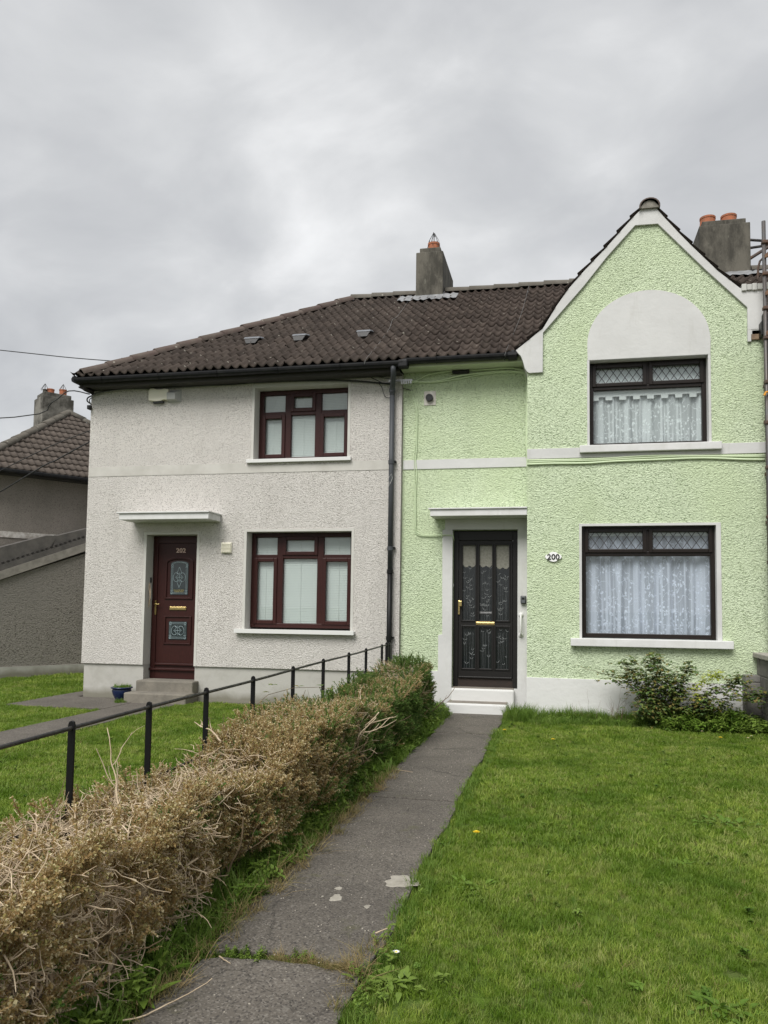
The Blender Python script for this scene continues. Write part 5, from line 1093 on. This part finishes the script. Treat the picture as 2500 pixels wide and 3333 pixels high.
c_mid, _ = variants('mid_grass', 6, tuft(.04, .04, .10, 26, .0042, .8), M_grassd)
c_dry, _ = variants('dry_grass', 5, tuft(.05, .03, .09, 22, .0025, 2.2), M_straw)
def nrot(n, tilt=.15): return np.stack([rng.normal(0, tilt, n), rng.normal(0, tilt, n), rng.uniform(0, 6.28, n)], 1)
def lawn(name, x0, x1, y0, y1, dens, src, sc=1.0, label=None, mask=None, wob=None):
    n = int((x1 - x0) * (y1 - y0) * dens); P = np.stack([rng.uniform(x0, x1, n), rng.uniform(y0, y1, n), np.zeros(n)], 1)
    if mask is not None: P = P[mask(P)]; n = len(P)
    hv = np.maximum(.8, 1 + .34 * np.sin(P[:, 0] * 2.1 + np.sin(P[:, 1] * 1.7)) * np.sin(P[:, 1] * 2.9 + P[:, 0]) + .15 * np.sin(P[:, 0] * 7 + 1) * np.sin(P[:, 1] * 6))
    return scatter(name, P, nrot(n), rng.uniform(.75, 1.25, n) * sc * hv, rng.integers(0, 6, n), src, kind='stuff', label=label, recenter=False)
eg = lambda P: P[:, 0] > -0.725 + .02 * np.sin(P[:, 1] * 9) + .015 * np.sin(P[:, 1] * 23)
lawn('lawn_grass', -.78, 2.3, 1.4, 4.6, 1250, c_near, 1.0, mask=eg)
lawn('lawn_grass', -.78, 2.32, 4.6, 10.08, 560, c_far, 1.0, mask=eg)
lawn('lawn_grass', -5.27, -2.0, 1.5, 10.33, 430, c_far, 1.05)
lawn('lawn_grass', -11, -6.0, 5, 9.3, 300, c_far, 1.1)
lawn('lawn_grass', -13, -7.5, 9.3, 16.5, 190, c_far, 1.3)
lawn('long_grass', -.745, -.64, 1.4, 10.1, 420, c_mid, .7)
def strip(name, x0, x1, y0, y1, n, src, k, s0, s1, tilt=.25, z=0, pw=1, **kw):
    P = np.stack([rng.uniform(x0, x1, n), y0 + (y1 - y0) * rng.random(n) ** pw, np.full(n, z)], 1)
    return scatter(name, P, nrot(n, tilt), rng.uniform(s0, s1, n), rng.integers(0, k, n), src, kind='stuff', recenter=False, **kw)
strip('long_grass', -.62, 2.2, 9.93, 10.08, 520, c_long, 6, .6, 1.25)
strip('long_grass', -.70, -.35, 9.7, 10.1, 90, c_long, 6, .8, 1.4)
strip('long_grass', -.45, 2.2, 9.6, 10.0, 260, c_mid, 6, .8, 1.3)
strip('long_grass', -1.66, -1.42, 1.6, 10.1, 900, c_mid, 6, .7, 1.3)
strip('long_grass', -1.75, -1.48, 1.6, 10.2, 260, c_long, 6, .6, 1.1)
strip('long_grass', -2.6, -2.1, 1.6, 10.3, 350, c_mid, 6, .7, 1.3)
strip('dry_grass', -1.47, -1.35, 2.4, 6.5, 150, c_dry, 5, .6, 1.2, .4, .02)
strip('dry_grass', -.80, -.72, 2.6, 3.2, 16, c_dry, 5, .6, 1.0, .4, .02)
n = 75; xs = rng.uniform(-1.12, -.76, n); P = np.stack([xs, [jy(2.955, .05, x) for x in xs] + rng.normal(0, .008, n) - .006, np.full(n, .004)], 1)
scatter('dry_grass', P, nrot(n, .4), rng.uniform(.35, .65, n), rng.integers(0, 5, n), c_dry, kind='stuff', recenter=False)
n = 110; xs = rng.uniform(-1.40, -.76, n); P = np.stack([xs, [jy(2.955, .05, x) for x in xs] + rng.normal(0, .012, n), np.full(n, 0.0)], 1)
scatter('joint_moss', P, nrot(n, .3), rng.uniform(.4, .75, n), rng.integers(0, 6, n), c_near, kind='stuff', recenter=False)
n = 30; xs = rng.uniform(-6.1, -5.9, n); scatter('pot_grass', np.stack([rng.normal(-6.26, .05, n), rng.normal(10.21, .05, n), np.full(n, .2)], 1), nrot(n, .5), rng.uniform(.35, .75, n), rng.integers(0, 6, n), c_mid, PT, recenter=False, kind='stuff')
strip('long_grass', -6.2, -6.05, 9.9, 10.1, 25, c_mid, 6, .6, 1.0)
# broad weeds
def rosette(nl, L, w_, rise, toothed=False):
    def f(r):
        b = MB()
        for k in range(nl):
            a = 6.28 * k / nl + r.uniform(-.4, .4); e = r.uniform(rise * .4, rise); l = L * r.uniform(.6, 1.15); d = Vector((math.cos(a) * math.cos(e), math.sin(a) * math.cos(e), math.sin(e)))
            leaf(b, (0, 0, r.uniform(0, .01)), d, l, w_ * r.uniform(.8, 1.2), droop=.35, tone=r.random(), seg=4)
        return tone_mesh(b, 'rosette')
    return f
def bushy(h, nl, L, w_):
    def f(r):
        b = MB()
        for _ in range(3):
            a = r.uniform(0, 6.28); top = Vector((math.cos(a) * h * .35, math.sin(a) * h * .35, h * r.uniform(.6, 1)))
            b.tube([(0, 0, 0), tuple(top * .5 + Vector((0, 0, h * .1))), tuple(top)], .0018, 3, caps=False); b.tone += [0.1] * (len(b.f) - len(b.tone))
            for k in range(nl):
                t = .2 + .8 * k / nl; p = top * t; aa = k * 2.4 + r.uniform(-.4, .4); e = r.uniform(-.1, .7)
                leaf(b, p, (math.cos(aa) * math.cos(e), math.sin(aa) * math.cos(e), math.sin(e)), L * r.uniform(.6, 1.2), w_ * r.uniform(.7, 1.2), droop=.25, tone=r.random(), seg=2)
        return tone_mesh(b, 'bushy')
    return f
c_dock, _ = variants('dock_rosette', 5, rosette(9, .13, .034, 1.1), M_weed)
c_flat, _ = variants('flat_rosette', 5, bushy(.026, 9, .020, .014), M_weed)
c_net, _ = variants('weed_stem', 5, bushy(.14, 9, .036, .018), M_weed)
lawn('lawn_clumps', -.7, 2.3, 1.4, 9.8, 16, c_mid, .55)
strip('weeds', -1.68, -1.44, 1.7, 9.9, 420, c_net, 5, .6, 1.25)
strip('weeds', -1.62, -1.45, 1.7, 8.5, 95, c_dock, 5, .6, 1.1)
strip('weeds', -1.72, -1.5, 8.6, 10.35, 150, c_net, 5, .9, 1.5)
strip('weeds', -.3, 1.2, 9.72, 10.0, 80, c_net, 5, .5, 1.0)
strip('weeds', 1.15, 2.28, 9.45, 9.98, 330, c_net, 5, .9, 1.7)
strip('weeds', 1.25, 2.1, 9.6, 9.9, 130, c_net, 5, 1.1, 2.0, z=.05)
strip('weeds', -1.40, -1.15, 2.95, 3.02, 30, c_net, 5, .25, .45, z=0)
strip('weeds', -1.06, -.95, 3.0, 3.03, 9, c_net, 5, .3, .45, z=0)
lawn('lawn_clover', -.7, 2.3, 1.4, 9.7, 60, c_flat, .8, mask=lambda P: (np.sin(P[:, 0] * 3.3 + 2 * np.sin(P[:, 1] * 1.3)) + np.sin(P[:, 1] * 2.3 + P[:, 0]) > .9))
lawn('dead_blades', -.7, 2.3, 1.4, 9.7, 22, c_dry, .45)
lawn('dead_blades', -5.2, -2.2, 1.6, 10.2, 14, c_dry, .5)
strip('weeds', -.76, -.62, 2.6, 3.3, 26, c_net, 5, .35, .65)
n = 120; P = np.stack([rng.uniform(-.7, 2.3, n), rng.uniform(1.6, 9.5, n), np.full(n, .014)], 1); scatter('lawn_weeds', P, nrot(n, .1), rng.uniform(.6, 1.3, n), rng.integers(0, 5, n), c_flat, kind='stuff', recenter=False)
n = 90; P = np.stack([rng.uniform(-5.2, -2.2, n), rng.uniform(2, 9.5, n), np.full(n, .014)], 1); scatter('lawn_weeds', P, nrot(n, .1), rng.uniform(.6, 1.3, n), rng.integers(0, 5, n), c_flat, kind='stuff', recenter=False)
for (x, y, s, lb) in ((1.04, 5.49, 1.5, 'broad leaved weed spread in the lawn, right of centre'), (-.45, 3.97, 1.0, 'small flat weed in the lawn by the white cement splash'), (-.64, 2.90, 1.1, 'leafy weed at the lawn edge beside the path joint'), (.64, 4.57, .8, 'low leafy weed at the right in the middle of the lawn'), (.54, 2.99, 1.1, 'leafy weed low at the bottom right of the lawn')):
    b = MB(); r = random.Random(int(x * 100)); 
    for k in range(34):
        a = r.uniform(0, 6.28); e = r.uniform(.1, .9); q = r.uniform(.0, .085) * s; leaf(b, (x + 1.6 * q * math.cos(a), y + q * math.sin(a), .02), (math.cos(a + r.uniform(-1, 1)) * math.cos(e), math.sin(a) * math.cos(e), math.sin(e)), .042 * s * r.uniform(.5, 1.2), .022 * s, droop=.4, tone=r.random(), seg=4)
    place('lawn_weed', tone_mesh(b, 'lawn_weed'), M_weed, label=lb, cat='weed', group='single weeds in the lawn')
gv = MB()
for k in range(420):
    gx_, gy_ = rng.uniform(-1.41, -.75), 1.8 + 8.2 * rng.random() ** 1.3; gr = rng.uniform(.0015, .0045); zz_ = .0255 + (.004 * (gy_ > 2.96)) + (.004 * (gy_ > 5.6)) + (.004 * (gy_ > 8.6)) - .008
    gv.lathe((gx_, gy_, zz_), [(gr, 0), (gr * .8, gr * .6), (gr * .2, gr)], 5)
gv.obj('grit', mat('pale_grit', (.34, .31, .26), .9), path, kind='stuff')
# dandelions and daisies
for (x, y, z, lb) in ((-.632, 8.73, .06, 'dandelion flower by the path edge near the steps'), (-.095, 8.25, .06, 'dandelion flower in the lawn just right of the path top'), (1.66, 8.85, .06, 'dandelion flower in the lawn below the rose bush'), (-.505, 4.70, .075, 'large dandelion flower in the lawn beside the middle of the path'), (-2.48, 6.44, .07, 'dandelion flower in the lawn behind the railing')):
    o = thing('dandelion', (x, y, 0), lb, 'flower', 'dandelions in the lawns'); MB().tube([(x, y, 0), (x + .004, y, z)], .0018, 4).obj('flower_stem', M_weed, o)
    b = MB()
    for ring, (rr, hh, nn2) in enumerate(((.024, .002, 14), (.017, .008, 10), (.009, .012, 7))):
        for k in range(nn2): a = 6.28 * k / nn2 + ring * .3; leaf(b, (x, y, z), (math.cos(a), math.sin(a), .15 + .35 * ring), rr * 1.05, .009, fold=.1)
    b.obj('flower_head', M_yel, o)
for (x, y, s, lb) in ((-.647, 3.08, 1.1, 'daisy on the lawn edge by the mossy path joint'), (1.551, 9.32, 1, 'daisy in the grass in front of the rose bush'), (1.963, 8.98, 1, 'left one of the daisies below the block wall pier'), (2.03, 9.12, 1, 'right one of the daisies below the block wall pier')):
    z = .05; o = thing('daisy', (x, y, 0), lb, 'flower', 'daisies in the lawn'); MB().tube([(x, y, 0), (x, y, z)], .0012, 4).obj('flower_stem', M_weed, o); b = MB()
    for k in range(14): a = 6.28 * k / 14; leaf(b, (x, y, z), (math.cos(a), math.sin(a), .2), .015 * s, .006, fold=.1)
    b.obj('petals', M_dais, o); MB().lathe((x, y, z), [(.005, 0), (.004, .003), (.001, .005)], 8).obj('flower_centre', M_yel, o)

# ---------------- hedge
HG = thing('hedge', (-1.8, 5.8, 0), 'half dead clipped box hedge with bare twigs on top between railing and path', 'hedge')
hy = [1.5, 2.2, 2.9, 3.5, 4.1, 4.4, 5.0, 5.6, 6.2, 6.7, 7.4, 7.9, 8.5, 9.0, 9.45]; hh_ = [.56, .58, .56, .54, .50, .64, .655, .665, .60, .555, .585, .64, .58, .755, .71]
htop = lambda yy: np.interp(yy, hy, hh_)
def wig(y_, s): return .045 * np.sin(y_ * 2.3 + s) + .03 * np.sin(y_ * 5.1 + 2 * s) + .02 * np.sin(y_ * 11 + s)
def sprig(nl, L, hgt, w_):
    def f(r):
        b = MB(); bend = Vector((r.uniform(-.3, .3), r.uniform(-.3, .3), 0)) * hgt
        pts = [Vector((0, 0, 0)), Vector((0, 0, hgt * .5)) + bend * .3, Vector((0, 0, hgt)) + bend]; b.tube([tuple(p) for p in pts], .0016, 3, caps=False); b.tone += [.05] * len(b.f)
        for k in range(nl):
            t = .1 + .9 * k / nl; p = pts[0].lerp(pts[1], t * 2) if t < .5 else pts[1].lerp(pts[2], t * 2 - 1); a = k * 2.4 + r.uniform(-.5, .5); e = r.uniform(-.3, 1.1)
            leaf(b, p, (math.cos(a) * math.cos(e), math.sin(a) * math.cos(e), math.sin(e)), L * r.uniform(.6, 1.25), w_ * r.uniform(.7, 1.2), fold=r.uniform(.1, .6), tone=r.random(), up=(r.uniform(-.5, .5), r.uniform(-.5, .5), 1))
        return tone_mesh(b, 'sprig')
    return f
c_dead, _ = variants('dead_sprig', 8, sprig(22, .0135, .085, .0085), M_hedge)
c_grn, _ = variants('green_sprig', 8, sprig(22, .014, .085, .0085), M_hedgeg)
def crook(r, p, d, L, rad, b, up=.0, kids=0, wob=.5):
    """a crooked bare twig that may fork"""
    p = Vector(p); d = Vector(d).normalized(); n = max(4, int(L / .025)); pts = [p.copy()]
    for _ in range(n):
        d = (d + Vector((r.gauss(0, wob), r.gauss(0, wob), r.gauss(0, wob) + up)) * .35).normalized(); p = p + d * (L / n); pts.append(p.copy())
    b.tube([tuple(q) for q in pts], rad, 4 if rad < .006 else 7, taper=.4)
    for k in range(kids):
        q = pts[r.randrange(1, len(pts) - 1)]; crook(r, q, d + Vector((r.gauss(0, .6), r.gauss(0, .6), r.gauss(0, .4))), L * r.uniform(.35, .6), rad * .62, b, up, max(0, kids - 2), wob)
def hedge_points(n, where):
    y_ = 1.55 + (9.5 - 1.55) * rng.random(n); 
    ht = htop(y_) + wig(y_, 1) * .4; xr = -1.53 + wig(y_, 3) - .03; xl = -2.12 + wig(y_, 5) * .5
    if where == 'side': t = rng.random(n) ** .9; z = .10 + (ht - .14) * t; x = xr + .022 * np.sin(y_ * 19 + z * 13) + .018 * np.sin(z * 27 + y_ * 7) - np.abs(rng.normal(0, .04, n)) - .10 * (t < .12) * rng.random(n) - .03 * t; d = np.stack([np.full(n, .55), np.zeros(n), np.full(n, .8)], 1)
    elif where == 'top': x = xl + (xr - xl) * rng.random(n); z = ht - np.abs(rng.normal(0, .035, n)) - .05; d = np.stack([rng.normal(0, .3, n), np.zeros(n), np.full(n, 1.)], 1)
    elif where == 'left': z = .08 + (ht - .1) * rng.random(n); x = xl + np.abs(rng.normal(0, .03, n)); d = np.stack([np.full(n, -.6), np.zeros(n), np.full(n, .7)], 1)
    else: x = xl + .05 + (xr - xl - .1) * rng.random(n); z = .06 + (ht - .14) * rng.random(n); d = np.stack([rng.normal(0, .6, n), rng.normal(0, .6, n), np.full(n, .6)], 1)
    return np.stack([x, y_, z], 1), d
def rot_from(d):
    d = d + rng.normal(0, .30, d.shape); d /= np.linalg.norm(d, axis=1)[:, None]; az = np.arctan2(d[:, 1], d[:, 0]); pol = np.arccos(np.clip(d[:, 2], -1, 1)); return np.stack([np.zeros(len(d)), pol, az], 1)
Ps, Ds = [], []
for wh, n in (('side', 17000), ('top', 8500), ('left', 3500), ('in', 4500)):
    P, d = hedge_points(n, wh)
    if wh in ('top', 'in', 'side'):       # bare, leafless areas
        bare = (np.sin(P[:, 1] * 2.2 + 1.0) + .6 * np.sin(P[:, 1] * 5.3 + P[:, 0] * 6)) + rng.normal(0, .35, len(P))
        if wh == 'top': keep = ((bare < .15) & (P[:, 1] > 4.3)) | (rng.random(len(P)) < .20)
        elif wh == 'side': keep = ~((P[:, 1] < 2.9) & (P[:, 2] < .44) & (np.sin(P[:, 1] * 17 + 3 * np.sin(P[:, 2] * 19)) + .7 * np.sin(P[:, 2] * 31 + P[:, 1] * 9) > -.35)) & ~((P[:, 1] > 5.9) & (P[:, 1] < 6.4) & (P[:, 2] > .33) & (rng.random(len(P)) < .7))
        else: keep = np.ones(len(P), bool)
        hole = np.sin(P[:, 1] * 7.3 + 2.2 * np.sin(P[:, 2] * 11 + P[:, 1] * 1.9)) * np.sin(P[:, 2] * 13 + 1.7 * np.sin(P[:, 1] * 4.1)); keep &= ~((hole > .62) & (rng.random(len(P)) < .75))
        P, d = P[keep], d[keep]
    Ps.append(P); Ds.append(d)
P = np.concatenate(Ps); d = np.concatenate(Ds)
gprob = np.clip((P[:, 1] - 4.2) / 2.6, 0, 1) * .90 + .12 * (np.sin(P[:, 1] * 3.1 + P[:, 2] * 8) > .2); gprob *= np.where(P[:, 2] > htop(P[:, 1]) - .12, .6, 1.0)
isg = rng.random(len(P)) < gprob
scatter('dead_leaves', P[~isg], rot_from(d[~isg]), rng.uniform(.75, 1.3, (~isg).sum()), rng.integers(0, 8, (~isg).sum()), c_dead, HG, kind='stuff', recenter=False)
scatter('green_leaves', P[isg], rot_from(d[isg]), rng.uniform(.75, 1.3, isg.sum()), rng.integers(0, 8, isg.sum()), c_grn, HG, kind='stuff', recenter=False)
r = random.Random(5); b = MB()
for k in range(560):              # inner brown stems
    y_ = r.uniform(1.5, 9.5); x_ = r.uniform(-2.05, -1.62); h = float(htop(y_)); crook(r, (x_, y_, 0), (r.gauss(0, .25), r.gauss(0, .3), 1), h * r.uniform(.6, .98), r.uniform(.003, .008), b, .25, 1, .4)
b.obj('inner_stems', M_stem, HG, kind='stuff')
b = MB()
for k in range(4200):              # pale bare twigs lying over the top
    y_ = 1.6 + 7.9 * r.random() ** 1.7; x_ = r.uniform(-2.14, -1.6)
    if y_ > 4.3 and math.sin(y_ * 2.2 + 1.0) + r.gauss(0, .5) < -.1: continue
    h = float(htop(y_)); a = r.gauss(2.2, .8) if r.random() < .7 else r.uniform(0, 6.28); crook(r, (x_, y_, h - r.uniform(.01, .08)), (math.cos(a), math.sin(a), r.uniform(-.12, .32)), r.uniform(.05, .15), r.uniform(.0014, .0036), b, .04, 1 if r.random() < .4 else 0, .55)
for k in range(850):              # twigs poking out of the near face
    y_ = r.uniform(1.7, 3.3); x_ = r.uniform(-1.68, -1.55); z_ = r.uniform(.06, .50); a = r.gauss(-1.0, .7); crook(r, (x_, y_, z_), (math.cos(a), math.sin(a) * .6, r.gauss(.0, .35)), r.uniform(.06, .16), r.uniform(.0018, .0045), b, .0, 1, .6)
for k in range(110):
    y_ = r.uniform(3.3, 9.3); z_ = r.uniform(.15, .5); crook(r, (-1.58, y_, z_), (1, r.gauss(0, .5), r.gauss(0, .4)), r.uniform(.04, .10), r.uniform(.0015, .003), b, .0, 0, .5)
b.obj('bare_twigs', M_twig, HG, kind='stuff')
for (p, d, L, rad) in (((-1.70, 2.35, 0), (-.1, .35, 1), .45, .017), ((-1.63, 2.62, 0), (.05, .2, 1), .38, .014), ((-1.72, 2.95, .0), (.1, -.2, 1), .42, .016), ((-1.75, 2.1, 0), (.1, .3, 1), .4, .015), ((-1.62, 6.1, .12), (-.05, .1, 1), .52, .011), ((-1.60, 6.35, .2), (.0, .2, 1), .46, .010), ((-1.66, 5.9, .15), (.0, .1, 1), .48, .009), ((-1.95, 3.35, .45), (-.2, .9, .35), .5, .006), ((-1.9, 3.1, .5), (-.2, .5, .6), .42, .005), ((-2.0, 4.35, .6), (-.5, .1, .5), .3, .006)):
    b = MB(); crook(random.Random(int(p[1] * 100)), p, d, L, rad, b, .05, 3 if rad < .013 else 2, .38); b.obj('branch', M_twig, HG, smooth=True)
# twigs fallen on the path
for (p, d, L, lb) in (((-1.44, 2.42, .03), (.75, .65, .02), .34, 'long pale twig fallen on the near left corner of the path'), ((-1.33, 2.93, .03), (.6, -.5, .1), .13, 'short twig beside the mossy joint on the left of the path'), ((-.78, 3.28, .03), (.8, .2, .4), .07, 'curled twig near the lawn edge of the path'), ((-1.39, 6.5, .03), (1, -.2, .02), .16, 'thin dark twig lying on the far part of the path')):
    b = MB(); crook(random.Random(int(L * 1000)), p, d, L, .0035, b, 0, 0, .22); b.obj('fallen_twig', M_twig, label=lb, cat='twig', group='twigs on the path')
# bramble shoot through the railing
BR = thing('bramble_shoot', (-2.1, 5.2, 0), 'thin arching bramble shoot with a few leaves against the railing', 'bramble'); b = MB()
pts = [(-2.1, 4.7, .52), (-2.15, 5.0, .58), (-2.2, 5.25, .66), (-2.2, 5.6, .735), (-2.12, 5.95, .755), (-2.0, 6.3, .73), (-1.95, 6.5, .66)]
b.tube(pts, .003, 5, taper=.6); b.obj('shoot', M_stem, BR); b = MB(); r = random.Random(2)
for (x, y, z) in ((-2.19, 5.25, .66), (-2.2, 5.62, .75), (-2.2, 5.68, .80), (-2.1, 6.0, .76), (-2.0, 6.3, .74), (-1.96, 6.45, .70)):
    for k in range(3): a = r.uniform(0, 6.28); leaf(b, (x, y, z), (math.cos(a), math.sin(a), .3), .05, .035, droop=.2, tone=r.random(), seg=3)
place('shoot_leaves', tone_mesh(b, 'shoot_leaves'), M_rose, BR)
# leaves in the terracotta pot and shoots at the hedge end
b = MB(); r = random.Random(4)
for k in range(90): a = r.uniform(0, 6.28); e = r.uniform(.2, 1.3); leaf(b, (-2.87 + r.gauss(0, .03), 10.18 + r.gauss(0, .03), .26 + r.uniform(0, .08)), (math.cos(a) * math.cos(e), math.sin(a) * math.cos(e), math.sin(e)), .045, .02, tone=r.random(), seg=2)
crook(r, (-2.89, 10.18, .27), (-.6, 0, .8), .16, .003, b, 0, 0, .2); b.tone += [.3] * (len(b.f) - len(b.tone)); place('pot_plant', tone_mesh(b, 'pot_plant'), M_weed, PT2)
n = 260; yy = np.concatenate([rng.normal(9.1, .16, 130), rng.uniform(7.6, 8.4, 70), rng.uniform(6.7, 7.4, 60)]); P = np.stack([np.concatenate([rng.uniform(-2.0, -1.65, 130), rng.normal(-2.1, .05, 130)]), yy, htop(yy) - .05 + np.abs(rng.normal(0, .03, n))], 1)
scatter('green_shoots', P, rot_from(np.tile([0, 0, 1.2], (n, 1))), rng.uniform(.9, 1.5, n), rng.integers(0, 8, n), c_grn, HG, kind='stuff', recenter=False)

# ---------------- rose bush under the bay window
RB = thing('rose_bush', (1.28, 9.8, 0), 'straggly rose bush with dark and yellowing leaves under the lower bay window', 'bush'); r = random.Random(21)
canes = [((1.25, 9.85, 0), [(1.0, 9.8, .35), (.72, 9.78, .56), (.45, 9.8, .64), (.22, 9.82, .70)], .007), ((1.25, 9.82, 0), [(1.1, 9.75, .35), (.95, 9.72, .58), (.80, 9.72, .66), (.74, 9.74, .76)], .007), ((1.28, 9.8, 0), [(1.2, 9.72, .4), (1.1, 9.7, .65), (1.12, 9.7, .80), (1.05, 9.72, .78)], .008),
         ((1.3, 9.82, 0), [(1.35, 9.75, .35), (1.42, 9.72, .6), (1.45, 9.7, .74)], .008), ((1.32, 9.8, 0), [(1.5, 9.72, .3), (1.75, 9.70, .45), (1.98, 9.7, .55), (2.05, 9.7, .60)], .007), ((1.32, 9.8, 0), [(1.55, 9.7, .22), (1.85, 9.65, .35), (2.15, 9.62, .42), (2.25, 9.6, .44)], .006),
         ((1.3, 9.85, 0), [(1.2, 9.8, .2), (1.05, 9.72, .3), (.9, 9.7, .45)], .006), ((1.27, 9.8, 0), [(1.3, 9.66, .3), (1.28, 9.62, .5), (1.22, 9.62, .62)], .007), ((1.3, 9.8, 0), [(1.15, 9.7, .15), (1.0, 9.62, .22), (.92, 9.6, .2)], .005), ((1.3, 9.8, 0), [(1.45, 9.68, .2), (1.55, 9.6, .3), (1.68, 9.6, .32)], .005)]
lb = MB()
def spray(b, p, r, L=.042, w_=.028, n=5):
    a0 = r.uniform(0, 6.28); ax = Vector((math.cos(a0), math.sin(a0) * .8, r.uniform(-.3, .5))).normalized() * .06
    for k in range(n):
        t = (k // 2 + 1) / (n // 2 + 1); a = a0 + (1.2 if k % 2 else -1.2) * (0 if k == n - 1 else 1) + r.uniform(-.3, .3)
        leaf(b, Vector(p) + ax * t, (math.cos(a), math.sin(a), r.uniform(-.5, .3)), L * r.uniform(.7, 1.2), w_, fold=.2, droop=.2, tone=r.random(), seg=2)
for base, pts, rad in canes:
    P_ = [Vector(base)] + [Vector(p) for p in pts]; b = MB(); fine = []
    for i in range(len(P_) - 1):
        for k in range(5): fine.append(P_[i].lerp(P_[i + 1], k / 5) + Vector((r.gauss(0, .006), r.gauss(0, .006), r.gauss(0, .006))))
    fine.append(P_[-1]); b.tube([tuple(q) for q in fine], rad * .7, 5, taper=.4)
    for i, q in enumerate(fine[4:]):
        thin = (base, pts) == canes[0][:2] and i > 9
        for _ in range(1 if thin else 9):
            off = Vector((r.gauss(0, .055), r.gauss(0, .05), r.gauss(.01, .05))) * (.35 if thin else 1); spray(lb, q + off, r, .028 if thin else .044, .018 if thin else .034)
        if not thin and r.random() < .5: b.tube([tuple(q), tuple(q + Vector((r.gauss(0, .06), r.gauss(0, .04), r.uniform(.02, .09))))], .002, 3)
    b.obj('cane', M_stem, RB)
for _ in range(480): spray(lb, (r.gauss(1.18, .15), r.gauss(9.7, .07), abs(r.gauss(.36, .15)) + .03), r)
place('leaves', tone_mesh(lb, 'leaves'), M_rose, RB, kind='stuff')
lb = MB()
for _ in range(75): t = r.random(); spray(lb, (1.50 + .34 * t + r.gauss(0, .02), 9.66 + r.gauss(0, .02), .42 + .24 * min(1, t * 1.6) + r.gauss(0, .03)), r, .04, .028)
for _ in range(12): spray(lb, (1.62 + r.gauss(0, .06), 9.62, .30 + r.gauss(0, .05)), r, .035, .025)
place('yellow_leaves', tone_mesh(lb, 'yellow_leaves'), M_rosey, RB, kind='stuff')
# seedy stalks by the plinth
ST = thing('dry_weed_stalks', (.62, 9.95, 0), 'thin seedy weed stalks against the white plinth left of the rose bush', 'weeds'); b = MB(); r = random.Random(9)
for k in range(16): x_ = r.choice([.14, .3, .42, .62, .68, .72]) + r.gauss(0, .03); crook(r, (x_, 9.93, 0), (r.gauss(0, .15), 0, 1), r.uniform(.2, .42), .0022, b, .1, 2, .35)
b.obj('stalks', M_stem, ST, kind='stuff')
